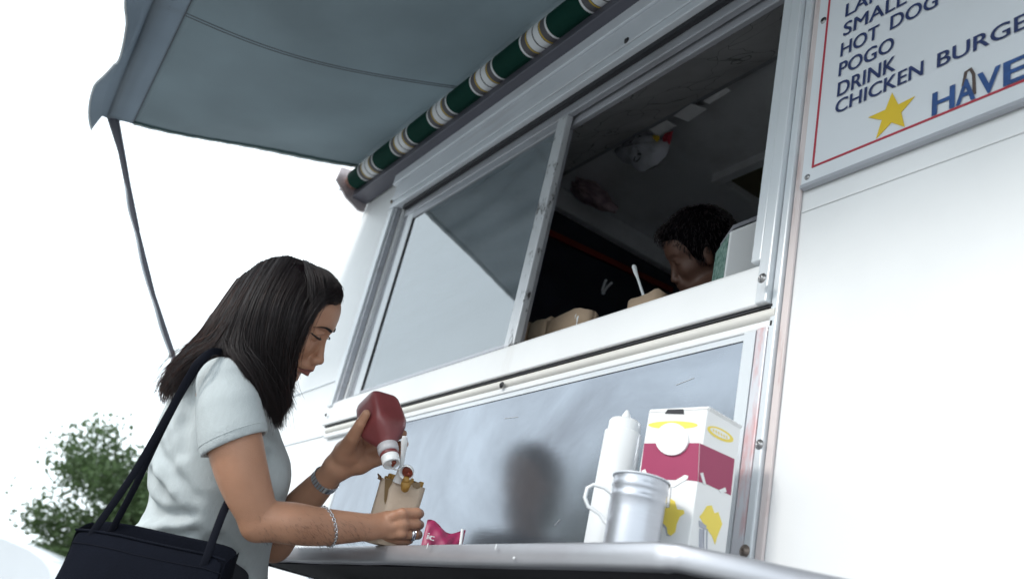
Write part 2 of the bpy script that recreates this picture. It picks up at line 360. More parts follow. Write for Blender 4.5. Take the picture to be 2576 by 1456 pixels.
# steel panel
pb = MB(); pb.box((-2.76,-.010,1.0),(-1.062,-.002,1.478)); pb.build('back_panel', M['steel'], T)
for x0_, y0_, x1_, y1_ in ((1268,1052,1302,1048),(1700,968,1745,950),(1395,1320,1408,1306)):
    q = MB(); q.tube([PY(x0_,y0_,-.0105), PY(x1_,y1_,-.0105)], .0007, 4); q.build('scratch', M['st_white'], T)
strip('panel_edge', 'jamb', -2.785, -2.763, -.012, -.002, 1.0, 1.478)
strip('panel_top', 'jamb', -2.76, -1.062, -.0125, -.0105, 1.462, 1.478, 0)
ang = MB(); ang.box((-1.060,-.016,1.0),(-1.036,-.002,1.479)); ang.build('panel_angle', stained('rust_streaked', (.66,.66,.70), (.60,.26,.25), .4, .2, .46, .66, 5, (6,1,1.2)), T, bevel=.002)
MB().box((-1.088,-.0165,1.0),(-1.0615,-.011,1.474)).build('panel_angle', M['jamb'], T)
# seams of the wall
MB().box((-1.0,-.0022,1.700),(TX1,-.001,1.7035)).build('wall_seam', M['white'], T)
MB().box((TX0,-.0035,1.705),(fx0-.03,-.001,1.711)).build('wall_seam', M['jamb'], T)
MB().box((TX0,-.0035,1.490),(fx0-.0,-.001,1.496)).build('wall_seam', M['jamb'], T)
# screws
def screw(P, r, mt, n=(0,-1,0)):
    s_ = MB(); s_.lathe(P, n, [(0,r*1.7),(r*.25,r*1.7),(r*.3,r),(r*.9,r*.85),(r*1.1,r*.45),(r*.6,r*.35)], 14); return s_.build('screw', M[mt], T)
for (x, y, Y, r, mt) in ((1917,700,-.046,.0055,'chrome'),(1940,832,-.0085,.006,'chrome'),(1910,1117,-.016,.005,'chrome'),(1873,1385,-.016,.006,'rust'),
                         (1262,968,-.024,.005,'gap'),(820,1043,-.032,.004,'gap'),(985,508,-.034,.005,'rust'),(1576,103,-.034,.0055,'gap'),(2071,52,-.013,.004,'gap')):
    screw(PY(x,y,Y), r, mt)
for (x, y, Y) in ((1102,338,-.04),(1455,95,-.04)): 
    q = MB(); q.ball(PY(x,y,Y), .007, 5); q.build('weld_dot', M['st_white'], T)

# --- sliding sashes (both parts of the truck): fixed pane behind, slider in front
def sash(x0, x1, Y, z0, z1, wl_, wr, wt, wb_, mt, mtr):
    r = MB(); r.box((x0,Y,z0),(x0+wl_,Y+.018,z1)); fr = r.build('sash', M[mt], T, bevel=.002)
    q = MB(); q.box((x1-wr,Y-.004,z0-.004),(x1,Y+.018,z1)); q.build('stile', M[mtr], fr, bevel=.003)
    for za, zb_ in ((z1-wt,z1),(z0,z0+wb_)): MB().box((x0+wl_,Y+.001,za),(x1-wr,Y+.017,zb_)).build('rail', M['alu_dark' if wt > .025 else mt], fr, bevel=.002)
    q = MB(); q.box((x0+wl_,Y+.006,z0+wb_),(x1-wr,Y+.010,z1-wt)); q.build('pane', M['glass'], fr)
    q = MB(); q.box((x0+wl_,Y+.002,z0+wb_),(x0+wl_+.006,Y+.0055,z1-wt)); q.build('gasket', M['gap'], fr)
    return fr
sash(-2.900, -1.905, .004, 1.622, 2.345, .050, .046, .030, .012, 'jamb', 'alu_worn')
sash(-2.900, -1.930, .028, 1.622, 2.325, .060, .050, .030, .020, 'alu_dark', 'alu_dark')
hn = MB(); a = PY(1365,590,.026); b_ = PY(1343,695,.026); hn.tube([a,b_], .005, 8); hn.build('latch', M['chrome'], T)

# ---------------------------------------------------------------- serving counter
CN = empty('serving_counter', (-1.5,-.15,0), 'folded stainless steel serving counter with a clipped corner under the service window', 'counter')
zt = 1.015
outer = [(-2.42,-.004),(-2.42,-.30),(-2.38,-.315),(-.865,-.335),(-.835,-.325),(-.60,-.03),(-.585,-.004)]
ct = MB(); ct.prism([(x,y,zt-.004) for x, y in outer], (0,0,.004)); ct.build('top', M['steel'], CN, bevel=.0015)
rim = MB()
prof = [(0,.0005),(.006,.0),(.010,-.004),(.011,-.026),(.008,-.0305),(-.012,-.0315),(-.012,-.0285),(.0,-.028),(.002,-.006),(-.003,-.004)]
pts = [np.array(p) for p in outer]
rows = []
for i, p in enumerate(pts):
    d0 = pts[i]-pts[i-1] if i else pts[1]-pts[0]; d1 = pts[i+1]-pts[i] if i < len(pts)-1 else d0
    n0 = np.array((d0[1],-d0[0]))/np.linalg.norm(d0); n1 = np.array((d1[1],-d1[0]))/np.linalg.norm(d1); n = n0+n1; n = n/np.linalg.norm(n); k = 1/max(.4, n@n0)
    wob = random.uniform(-.002,.002)
    rows.append([(p[0]-n[0]*o*k*-1, p[1]-n[1]*o*k*-1, zt+h+wob*(h < -.02)) for o, h in prof])
rows2 = []
for i in range(len(rows)-1):        # subdivide long runs and dent them slightly
    m_ = 14 if np.linalg.norm(pts[i+1]-pts[i]) > .5 else 3
    for j in range(m_):
        t_ = j/m_; dz = random.uniform(-.0012,.0012) if 0 < j else 0; dy = random.uniform(-.0012,.0012) if 0 < j else 0
        rows2.append([(a[0]*(1-t_)+b[0]*t_, a[1]*(1-t_)+b[1]*t_+dy*(h_ < -.01), a[2]*(1-t_)+b[2]*t_+dz*(h_ < -.02)) for (a, b, (o_, h_)) in zip(rows[i], rows[i+1], prof)])
rows2.append(rows[-1]); rim.sheet(rows2); rim.build('rim', M['counter_rim'] if 'counter_rim' in M else M['mug'], CN)
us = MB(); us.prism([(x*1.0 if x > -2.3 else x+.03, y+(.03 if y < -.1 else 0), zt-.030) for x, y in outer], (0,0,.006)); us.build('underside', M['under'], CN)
for x in (-2.2,-1.5,-.95):
    q = MB(); q.obox((x,-.14,.93), (.012,0,0), (0,.13,.055), (0,.008,-.019)); q.build('bracket', M['under'], CN)
lw = MB(); lw.box((-2.3,-.05,.945),(-.7,-.012,.965)); lw.build('support_bar', M['alu_dark'], CN)

# ---------------------------------------------------------------- awning
AW = empty('awning', (-1.4,-.1,2.6), 'grey green canvas awning with a striped roller and scalloped valance over the window', 'awning')
RY, RZ, RR = -.096, 2.618, .041
rl = MB(); AX0, AX1 = -3.34, 1.3
per = .2945; seg = [('st_white',.008),('st_grey',.024),('st_gold',.0055),('st_grey',.003),('st_white',.027),('st_black',.005),('st_white',.027),('st_grey',.003),('st_gold',.0055),('st_grey',.024),('st_white',.008)]
names = ['st_green','st_white','st_gold','st_grey','st_black']
cuts = []; x = -2.217 - 4*per
gw = sum(s_[1] for s_ in seg)
for kx in range(-1, 17):
    xe = -2.217 + (kx-3)*per; xs_ = xe - gw
    xx = xs_
    for nm, wd in seg: cuts.append((xx, xx+wd, nm)); xx += wd
    cuts.append((xx, xs_+per, 'st_green'))
n = 28
for x0, x1, nm in cuts:
    x0, x1 = max(x0, AX0), min(x1, AX1)
    if x1 <= x0: continue
    vs = [(xx, RY+RR*math.cos(2*math.pi*k/n), RZ+RR*math.sin(2*math.pi*k/n)) for xx in (x0, x1) for k in range(n)]
    rl.add(vs, [(k, n+k, n+(k+1) % n, (k+1) % n) for k in range(n)], names.index(nm), True)
rl.build('roller', [M[k] for k in names], AW)
MB().box((AX0-.05,-.075,2.555),(AX1,-.006,2.64)).build('rail', M['rail'], AW, bevel=.004)
eb = MB(); eb.prism([(AX0-.055,y,z) for y, z in ((-.165,2.60),(-.16,2.665),(-.004,2.69),(-.004,2.52),(-.03,2.515),(-.10,2.545))], (.012,0,0)); eb.build('end_bracket', stained('pinkish_metal', (.52,.46,.47), (.3,.25,.27), .4, .5, .5, .8, 12, (1,1,1)), AW, bevel=.002)
ec = MB(); ec.lathe((AX0-.04,RY,RZ), (1,0,0), [(0,.022),(.004,.032),(.038,.035)], 24); ec.build('end_cap', mat('roller_cap', (.30,.16,.13), .5, .3), AW)
# canvas: v = 0 at roller, 1 at the front bar
def front(X):
    t_ = (X+3.463)/(-2.6+3.463); return np.array((X, -1.048-.037*t_, 2.444+.001*t_))
def canvas(X, v, off=0.):
    XL = -3.33*(1-v) + -3.463*v; t_ = (X+3.463)/(1.4+3.463); Xv = XL + t_*(1.4-XL)
    f_ = front(Xv); r_ = np.array((Xv, RY-.02, RZ+.048))
    p = r_*(1-v)+f_*v
    sag = .055*math.sin(math.pi*v)*(1-.55*math.exp(-((X+3.463)/.35)**2))
    wr = .015*math.sin(9*(X+3.4)+5*v)*math.exp(-((X+3.3)/.6)**2)*(1-v)*4*v + .004*math.sin(3.1*X+2*v)
    bar = .008*math.exp(-((v-.985)/.03)**2)
    return p + np.array((0,0,-sag+wr-bar+off))
cv = MB(); NX, NV = 90, 34
cv.sheet([[canvas(-3.463+4.86*i/NX, j/NV*.905) for j in range(NV+1)] for i in range(NX+1)]); cv.build('canopy', M['canvas'], AW, solid=.0015)
hm = MB(); hm.sheet([[canvas(-3.463+4.86*i/NX, .90+.1*j/8, -.0022) for j in range(9)] for i in range(NX+1)]); hm.build('front_hem', M['canvas_hem'], AW, solid=.0015)
for Xs in (-2.60, -1.30, 0.0):
    for o_ in (-.007, .007):
        sm = MB(); sm.tube([canvas(Xs+o_, v/40*.99, -.0015) for v in range(41)], .0013, 5); sm.build('seam', M['st_grey'], AW)
st = MB(); st.tube([canvas(-3.455+4.8*i/NX, .902, -.003) for i in range(NX+1)], .0014, 5); st.build('seam', M['st_grey'], AW)
for nm, mt, a0, a1, o_ in (('binding', 'teal', .012, .032, -.004), ('binding', 'binding', -.003, .012, -.0045)):
    bb = MB(); bb.sheet([[canvas(-3.463+a0+(a1-a0)*k, j/40*.90, o_-.001*math.sin(j*1.9)) for k in (0,1)] for j in range(41)]); bb.build(nm, M[mt], AW, solid=.002)
fb = MB(); fb.tube([front(X)+np.array((0,.012,.012)) for X in (-3.455,-2,0,1.3)], .012, 10); fb.build('front_bar', M['rail'], AW)
# valance, a scalloped flap blown outwards
vg = []; NXv = 170
def wave(X): return .5+.5*math.sin(X*10.5+3.4+.8*math.sin(X*3.1))
for i in range(NXv+1):
    X = -3.475+4.86*i/NXv; f_ = front(X); row = []
    sc = abs(math.sin(math.pi*(X+3.475)/.27)); drop = .082+.026*sc
    out = (.010+.048*wave(X))
    e_ = canvas(X, 1.0); row.append((e_[0], e_[1]+.012, e_[2]+.003)); row.append((e_[0], e_[1]-.006, e_[2]+.002))
    for j in range(1,7):
        t_ = j/6
        row.append((X-.012*t_, f_[1]-.012-out*t_**.8*1.0, f_[2]+.006-drop*t_*(1-.35*wave(X))))
    vg.append(row)
va = MB(); va.sheet(vg); vo = va.build('valance', M['canvas_hem'], AW, solid=.002)
vt = MB(); vt.tube([r[-1] for r in vg], .0035, 6); vt.build('trim', M['binding'], vo)
# folding arm
arm = [PX(x,y,-3.47-.02*i) for i, (x, y) in enumerate(((283,292),(305,380),(322,470),(345,580),(385,740),(435,890),(500,1130),(561,1375)))]
ab = MB(); ab.tube(arm[:4], [.030,.018,.0155,.0145], 8, flat=.75, up=(0,.6,.8)); ab.build('arm', M['rail'], AW)
ab = MB(); ab.tube(arm[3:], .0125, 8, flat=.75, up=(0,.6,.8)); ab.build('arm', M['rail'], AW)
ab = MB(); q = [p+np.array((0,-.010,-.004)) for p in arm]
tw = []
for i in range(60):
    t_ = 1.9+i/59*5.0; k = min(int(t_), 6); fr_ = t_-k; p = q[k]*(1-fr_)+q[k+1]*fr_; tw.append(p+np.array((.004*math.sin(i*.5),.003*math.cos(i*.5),0)))
ab.tube(tw, .0058, 6); ab.build('strap', M['alu'], AW)
ft = MB(); ft.box((arm[-1][0]-.03,-.05,arm[-1][2]-.06),(arm[-1][0]+.03,-.002,arm[-1][2]+.06)); ft.build('foot_bracket', M['alu_dark'], AW, bevel=.004)

# ---------------------------------------------------------------- menu board
for x, y, r_ in ((1075,1371,.0016),(1247,1374,.0016),(1292,1402,.0028)):
    p = PY(x, y, -.347); q = MB(); q.ball(p, r_, 5, sc=(1.1,.3,3.2 if r_ < .002 else .8)); q.build('scuff', M['st_white'], CN)
MBd = empty('menu_board', (-.2,-.01,2.2), 'white painted menu board with blue lettering, red border line and yellow star', 'sign')
SY = -.0135
q = MB(); q.box((-.999,-.013,1.752),(.62,-.003,2.66)); q.build('panel', M['sign_white'], MBd, bevel=.002)
q = MB(); q.box((-.999,-.0145,1.7445),(.62,-.003,1.7515)); q.build('lower_edge', M['alu_dark'], MBd)
for lo, hi in (((-.9765,1.781),(-.9725,2.62)), ((-.9725,1.781),(.60,1.785)), ((.596,1.785),(.60,2.62))):
    MB().box((lo[0],SY-.0008,lo[1]),(hi[0],-.0125,hi[1])).build('border_line', M['red_line'], MBd)
def text(t_, x0, x1, z0, z1, mt, name='lettering', Y=SY, parent=None, bold=0, off=-.0012):
    c_ = bpy.data.curves.new('t', 'FONT'); c_.body = t_; c_.size = 1; c_.offset = bold; c_.resolution_u = 4
    to = bpy.data.objects.new('t', c_); COL.objects.link(to)
    dg = bpy.context.evaluated_depsgraph_get(); me = bpy.data.meshes.new_from_object(to.evaluated_get(dg))
    bpy.data.objects.remove(to); bpy.data.curves.remove(c_)
    co = np.zeros(len(me.vertices)*3); me.vertices.foreach_get('co', co); co = co.reshape(-1,3)
    lo, hi = co.min(0), co.max(0)
    ks = (x1-x0)/(hi[0]-lo[0]); kz = (z1-z0)/(hi[1]-lo[1])
    new = np.stack([x0+(co[:,0]-lo[0])*ks, np.full(len(co), Y+off), z0+(co[:,1]-lo[1])*kz], 1)
    fs_ = [tuple(p.vertices) for p in me.polygons]; bpy.data.meshes.remove(me); me = bpy.data.meshes.new(name); vs_, ff_ = [], []
    for k_, dx_ in enumerate((-.0009, 0., .0009)):          # three thin layers make the stroke heavier
        n0_ = len(vs_); vs_ += [(p[0]+dx_, p[1]-.00015*k_, p[2]) for p in new]; ff_ += [tuple(n0_+i for i in f) for f in fs_]
    me.from_pydata(vs_, [], ff_); me.materials.append(M[mt]); me.update()
    return link(name, me, parent if parent is not None else MBd)
H = .0325
for t_, x0, x1, z0 in (('LARGE',-.931,-.798,2.107),('SMALL',-.932,-.799,2.060),('HOT',-.934,-.853,2.012),('DOG',-.829,-.738,2.0155),('POGO',-.934,-.820,1.9655),
                       ('DRINK',-.933,-.814,1.9185),('CHICKEN',-.934,-.760,1.880),('BURGER',-.734,-.556,1.880)):
    text(t_, x0, x1, z0, z0+H*(.94 if t_ in ('CHICKEN','BURGER') else 1), 'sign_blue')
for t_, x0, x1 in (('H',-.740,-.702),('A',-.699,-.668),('V',-.664,-.628),('E',-.623,-.590)): text(t_, x0, x1, 1.786, 1.831, 'sign_blue2', bold=.014)
q = MB(); q.tube([(-.688,SY-.001,1.82),(-.684,SY-.001,1.846),(-.676,SY-.001,1.848),(-.671,SY-.001,1.835),(-.669,SY-.001,1.795)], .003, 6, flat=.2, up=(0,1,0)); q.build('paint_wear', M['sign_brown'], MBd)
star = []
cs = np.array((-.8155,1.832))
for p in ((-.817,1.871),(-.8035,1.8395),(-.773,1.842),(-.797,1.8205),(-.789,1.787),(-.815,1.808),(-.843,1.787),(-.834,1.8215),(-.862,1.840),(-.828,1.8405)): star.append((p[0],SY-.0012,p[1]))
q = MB(); q.prism(star, (0,.001,0)); q.build('star', M['sign_star'], MBd)
for x, z in ((-.985,1.765),(-.985,2.13),(-.2,1.765)):
    q = MB(); q.lathe((x,-.013,z), (0,-1,0), [(0,.006),(.001,.006),(.0025,.003)], 12); q.build('screw', M['chrome'], MBd)

# ---------------------------------------------------------------- things on the counter and in the window
def zz(ox, oy, k):      # reading positions off enlarged crops of the photograph
    return lambda x, y: ((ox + x/k)*.86496, (oy + y/k)*.86496)
z7 = zz(1640, 1120, 2.586); z3 = zz(1500, 0, 2.426); z1 = zz(1480, 600, 3.0306)

# drinking-straw carton
BXA = np.array((-.990, -.170)); FD = np.array((-.1085, -.022)); SD = np.array((-.012, .086)); BH = 1.268; zc = 1.017
CB = empty('straw_carton', (-1.03,-.12,zc), 'tall white and magenta straw carton with yellow ovals at the corner of the counter', 'carton')
A_, B_, C_, D_ = BXA+FD, BXA, BXA+SD, BXA+FD+SD
q = MB(); q.prism([(*p, zc) for p in (A_, B_, C_, D_)], (0,0,BH-zc-.004)); q.build('box', M['box_white'], CB, bevel=.0015)
def onplane(x, y, p0, d, off):
    n = np.array((d[1], -d[0], 0)); n /= np.linalg.norm(n); r_ = ray(x, y)
    if n @ r_ > 0: n = -n
    o_ = np.array((*p0, 0)) + n*off
    return CAM_C + ((o_-CAM_C) @ n)/(r_ @ n)*r_, n
def flatprint(name, poly, face, mt, off=.0006, parent=CB, zf=z7):
    P_ = [onplane(*zf(*p), BXA, FD if face == 'f' else SD, off) for p in poly]
    q = MB(); q.prism([p for p, n in P_], -P_[0][1]*(off-.0002)); return q.build(name, M[mt], parent)
flatprint('colour_band', [(602,435),(1016,432),(1004,720),(930,712),(690,706),(625,695),(570,687)], 'f', 'magenta')
flatprint('colour_band', [(1022,434),(1282,553),(1254,826),(1080,745),(1010,722)], 's', 'magenta')
ell = lambda cx, cy, rx, ry, rot=0, n=28: [(cx+rx*math.cos(t)*math.cos(rot)-ry*math.sin(t)*math.sin(rot), cy+rx*math.cos(t)*math.sin(rot)+ry*math.sin(t)*math.cos(rot)) for t in [2*math.pi*i/n for i in range(n)]]
flatprint('oval', ell(818,297,186,30), 'f', 'yellow')
flatprint('oval', ell(1176,366,108,40,.48), 's', 'yellow'); flatprint('oval_centre', ell(1174,362,82,24,.48), 's', 'box_white', .0011)
for i in range(6):
    cx_, cy_ = 1122+20*i, 335+10.5*i
    flatprint('word_stroke', [(cx_-4,cy_-9),(cx_+4,cy_-7),(cx_+8,cy_+12),(cx_+2,cy_+14)], 's', 'yellow', .0016)
flatprint('tab', ell(808,402,124,122), 'f', 'box_white', .004)
flatprint('slot', [(778,180),(896,178),(902,216),(756,212)], 'f', 'gap', .0008)
for f_, pl in (('f',[(583,640),(608,628),(640,700),(612,697)]),('f',[(795,762),(800,735),(905,672),(932,678),(928,700),(822,765)]),('s',[(1025,660),(1045,654),(1068,746),(1048,740)]),('s',[(1165,785),(1213,766),(1222,800),(1180,806)])):
    flatprint('straw_print', pl, f_, 'box_white', .0012)
flatprint('straw_print', [(785,770),(803,770),(790,915),(765,918)], 'f', 'print_grey', .0014); flatprint('straw_print', [(788,772),(801,772),(787,912),(770,914)], 'f', 'box_white', .0018)
flatprint('splash', [(738,850),(760,830),(800,850),(832,870),(850,930),(898,935),(905,960),(870,985),(845,1040),(835,1100),(800,1130),(775,1115),(770,1065),(745,1035),(700,1000),(700,900)], 'f', 'yellow')
flatprint('splash_shadow', [(722,1002),(745,1038),(770,1068),(776,1112),(800,1130),(770,1128),(758,1075),(728,1040)], 'f', 'print_grey', .0011)
flatprint('splash', [(1040,960),(1075,905),(1110,900),(1132,960),(1160,950),(1190,1040),(1170,1090),(1150,1140),(1135,1195),(1112,1130),(1060,1060),(1018,985)], 's', 'yellow')
flatprint('cup_print', [(1016,1012),(1072,1055),(1066,1085),(1018,1060)], 's', 'print_grey', .0011)
for x in (1020, 1050, 1074): flatprint('cup_print', [(x,1075),(x+(24 if x == 1020 else 7),1082),(x+(16 if x == 1020 else 2),1290),(x-3,1285)], 's', 'print_grey', .0011)
q = MB(); q.add([(*A_,BH-.004),(*B_,BH-.004),(*C_,BH-.004),(*D_,BH-.004),(*(A_*.97+D_*.03),BH+.002),(*(B_*.97+C_*.03),BH+.001),(*C_,BH-.002),(*D_,BH-.001)], [(0,1,5,4),(1,2,6,5),(2,3,7,6),(3,0,4,7),(4,5,6,7)]); q.build('lid', M['box_white'], CB)
fl = MB(); nS = np.array((.99,.14)); fl.prism([(*(B_+SD*t_+nS*.004*k),BH-.006+.004*k) for t_, k in ((.02,0),(.98,0),(.98,1),(.02,1))], (0,0,.001)); fl.build('flap', M['box_white'], CB)

# shaker mug
MG = empty('shaker_mug', (-1.04,-.245,zc), 'dented aluminium shaker mug with a wire handle in front of the carton', 'mug')
mc = PY(1598,1300,-.245); mc = np.array((mc[0], -.245, zc))
mt_ = PY(1600,1205,-.245)[2]; hgt = mt_-zc
q = MB(); q.lathe(mc, (0,0,1), [(0,.036),(.002,.0385),(.01,.039),(hgt*.55,.0395),(hgt*.70,.0395),(hgt*.725,.0408),(hgt*.75,.0395),(hgt*.83,.0395),(hgt*.86,.0412),(hgt*.9,.0395),(hgt*.98,.040),(hgt,.0405),(hgt,.038),(hgt*.5,.0365),(.01,.036)], 40); q.build('cup', M['mug'], MG)
sd = np.array((-.57,-.82,0))*1.0; hb_ = MB()
h0 = mc+sd*.039; 
hb_.tube([h0+np.array((0,0,hgt*.74)), h0+sd*.012+np.array((0,0,hgt*.79)), h0+sd*.028+np.array((0,0,hgt*.80)), h0+sd*.036+np.array((0,0,hgt*.74)), h0+sd*.037+np.array((0,0,hgt*.62)), h0+sd*.030+np.array((0,0,hgt*.52)), h0+sd*.012+np.array((0,0,hgt*.46)), h0+np.array((0,0,hgt*.36))], .0028, 8, flat=1.0); hb_.build('handle', M['plastic_white'], MG)
q = MB(); q.tube([mc+.0412*np.array((math.cos(t),math.sin(t),0))+np.array((0,0,hgt*.985)) for t in np.linspace(0,2*math.pi,41)], .0016, 6); q.build('rolled_rim', M['alu'], MG)

# squeeze bottle
SB = empty('squeeze_bottle', (-1.27,-.12,zc), 'plain white squeeze bottle with a pointed nozzle behind the metal mug', 'bottle')
bc = PY(1548,1200,-.12); bc = np.array((bc[0],-.12,zc)); sh = PY(1500,1097,-.12)[2]-zc; tp = PY(1563,1035,-.12)[2]-zc
q = MB(); q.lathe(bc, (0,0,1), [(0,.031),(.003,.0335),(sh*.5,.0335),(sh*.985,.033),(sh,.029)], 32); q.build('body', M['plastic_white'], SB)
q = MB(); q.lathe(bc, (0,0,1), [(sh-.001,.0285),(sh+.016,.0285),(sh+.021,.025),(sh+.022,.011)], 28); cp = q.build('cap', M['plastic_white'], SB)
q = MB(); q.lathe(bc, (.0,.0,1), [(sh+.020,.010),(sh+.03,.008),(tp,.0028)], 16); q.build('nozzle', M['plastic_white'], cp)

# crumpled pink wrapper
WR = MB(); G_ = []
o_ = PD(1064,1350,1.71); ux = PD(1168,1350,1.735)-o_; ux[2] = 0; o_[2] = zc; uz = np.array((-.012,.006,PD(1110,1313,1.72)[2]-zc)); wn_ = np.array((ux[1],-ux[0],0))/np.linalg.norm(ux)
for side in (1,-1):
    G_ = []
    for i in range(19):
        row = []
        for j in range(11):
            s_, t_ = i/18, j/10
            th = .020*math.sin(math.pi*min(1,max(0,t_)))**.6*math.sin(math.pi*s_)**.5
            cr_ = .003*math.sin(11*s_+4*t_)*math.sin(math.pi*t_)+.0018*math.sin(23*s_-9*t_)
            row.append(o_+ux*s_+uz*(t_*(.93+.07*math.sin(6*s_+1.2)))+wn_*side*(th*.7+cr_*(1 if 0<i<18 else 0))+np.array((0,0,.004*math.sin(7*s_+.5)*t_)))
        G_.append(row)
    WR.sheet(G_ if side == 1 else G_[::-1])
wo_ = WR.build('pink_wrapper', M['magenta'])
tag(wo_, 'crumpled pink plastic wrapper lying on the counter beyond the hand', 'wrapper')
q = MB(); q.tube([o_+ux*.90+uz*t_+wn_*(.0165-.02*abs(t_-.45)) for t_ in np.linspace(0,1.02,8)], .0030, 8, flat=.5, up=tuple(wn_)); q.build('hem', M['box_white'], wo_)
lt_ = text('ic', .004, .017, zc+.022, zc+.034, 'box_white', 'lettering', Y=0, parent=wo_, off=0)
for v_ in lt_.data.vertices:
    p_ = o_+ux/np.linalg.norm(ux)*v_.co.x+wn_*.016+uz*((v_.co.z-zc)/uz[2]); v_.co = (p_[0], p_[1], v_.co.z)

# paper bags
def pouch(name, c, r, hgt, mt, label=None, cat=None, group=None, rot=0., wav=.004, ell_=(1,.55), corner=None, seed=0, lean=(0,0)):
    rr = random.Random(seed); n = 20; q = MB(); rows = []
    ph = rr.uniform(0, 6)
    for j in range(9):
        t_ = j/8; row = []
        for k in range(n+1):
            g = 2*math.pi*k/n
            if corner: p = np.array(corner(g))*(.93+.07*t_)
            else: p = np.array((math.copysign(abs(math.cos(g))**.6, math.cos(g))*r*ell_[0], math.copysign(abs(math.sin(g))**.6, math.sin(g))*r*ell_[1]))*(.92+.08*t_)
            p = p*(1+.03*math.sin(3*g+ph+4*t_)); p = np.array((p[0]*math.cos(rot)-p[1]*math.sin(rot), p[0]*math.sin(rot)+p[1]*math.cos(rot)))
            dz = wav*math.sin(2*g+ph)+wav*.6*math.sin(5*g+2*ph) if j == 8 else 0
            row.append((c[0]+p[0]+lean[0]*t_, c[1]+p[1]+lean[1]*t_, c[2]+hgt*t_+dz))
        rows.append(row)
    q.sheet(rows); q.add(rows[0][:-1], [tuple(range(n))[::-1]])
    o = q.build(name, M[mt], None, solid=.0008)
    return tag(o, label, cat, group) if label else o
def fork_handle(name, pts, wd, label, mt='plastic_white', parent=None, group=None):
    q = MB(); q.tube(pts, wd, 10, flat=.45, up=(.82,-.57,0)); o = q.build(name, M[mt], parent)
    return tag(o, label, 'fork', group) if label else o
GB = 'brown paper bags set out on the window sill'
yb = .135; zs_ = 1.536
for i, (xa, xb, yt, lb) in enumerate(((1286,1322,818,'brown paper bag at the slider end of the row, mostly behind the window stile'),(1320,1372,806,'brown paper bag standing between two others in the row on the sill'),(1356,1462,793,'widest brown paper bag of the sill row, with white plastic prongs showing inside'))):
    a, b_ = PY(xa,840,yb), PY(xb,820,yb); tz = PY((xa+xb)/2, yt, yb)[2]
    cx_ = (a[0]+b_[0])/2
    pouch('paper_bag', (cx_, yb+abs(b_[0]-a[0])/2*(.32 if i == 2 else .5), zs_), abs(b_[0]-a[0])/2, tz-zs_, 'kraft', lb, 'paper bag', GB, wav=.005, seed=i+3, ell_=(1,.32 if i == 2 else .5))
    if i == 2:
        for kx, (px, py) in enumerate(((1418,800),(1428,797),(1441,803),(1448,796),(1452,801))):
            t_ = PY(px,py,yb+.005); 
            fork_handle('plastic_fork', [t_+np.array((0,0,-.12)), t_+np.array((.003,0,-.012)), t_+np.array((.002,0,.0)), t_+np.array((.004,0,.006))], [.0022,.0022,.004,.003], 'white plastic fork end just showing above the widest paper bag', group='white forks in the widest bag')
t_ = PY(1604,742,yb); a = PY(1566,760,yb); b_ = PY(1648,760,yb)
pouch('paper_bag', ((a[0]+b_[0])/2, yb+abs(b_[0]-a[0])/2*.55, zs_), abs(b_[0]-a[0])/2, t_[2]-zs_-.002, 'kraft', 'brown paper bag standing alone in the open window with a fork upright in it', 'paper bag', GB, seed=11, ell_=(1,.55), wav=.006)
fp = [PY(x,y,yb+.004) for x, y in ((1622,775),(1617,740),(1604,700),(1598,684),(1595,672),(1594,667))]
fork_handle('plastic_fork', fp, [.0035,.0035,.0035,.0055,.0062,.004], 'white plastic fork standing upright in the lone paper bag in the window')
# napkin dispenser
e0 = PY(*z1(1893,640), .085); ND = empty('napkin_dispenser', (e0[0],.16,zs_), 'white napkin dispenser with a green patterned front at the window edge', 'dispenser')
wn = np.array((.87,-.49,0)); wd_ = np.array((.49,.87,0)); gd_ = np.array((-.87,.49,0)); e0 = np.array((e0[0],.085,zs_)); zt1 = PY(*z1(1905,238), .085)[2]-zs_
def nd(s_, t_, z_, o_=0., og=0.): return e0+wd_*s_+gd_*t_+np.array((0,0,z_))+wn*o_-wd_*og
q = MB(); q.prism([nd(0,0,0),nd(.13,0,0),nd(.13,0,zt1+.085),nd(.068,0,zt1+.052),nd(0,0,zt1)], gd_*.10); q.build('body', M['box_white'], ND, bevel=.003)
q = MB(); q.prism([nd(0,.004,.01,0,.0025),nd(0,.096,.01,0,.0025),nd(0,.096,zt1-.006,0,.0025),nd(0,.004,zt1-.006,0,.0025)], wd_*.002); q.build('patterned_front', M['green_print'], ND)
q = MB(); q.prism([nd(.004,.002,zt1+.008),nd(.066,.002,zt1+.055),nd(.066,.002,zt1+.064),nd(.004,.002,zt1+.017)], gd_*.09); q.build('lid', M['disp_grey'], ND)
for z_ in (zt1+.030, zt1+.002):
    q = MB(); q.lathe(nd(.098,0,z_,.0004), wn, [(0,.0075),(.0012,.0075),(.0013,.005),(.0006,.004)], 14); q.build('round_mark', M['disp_grey'], ND)
for s_, z_ in ((.083,zt1-.045),(.114,.05)):
    q = MB(); q.prism([nd(s_,0,z_,.0003),nd(s_+.0015,0,z_,.0003),nd(s_+.0015,0,zt1+.07,.0003),nd(s_,0,zt1+.07,.0003)], wn*.0009); q.build('edge_line', M['disp_grey'], ND)

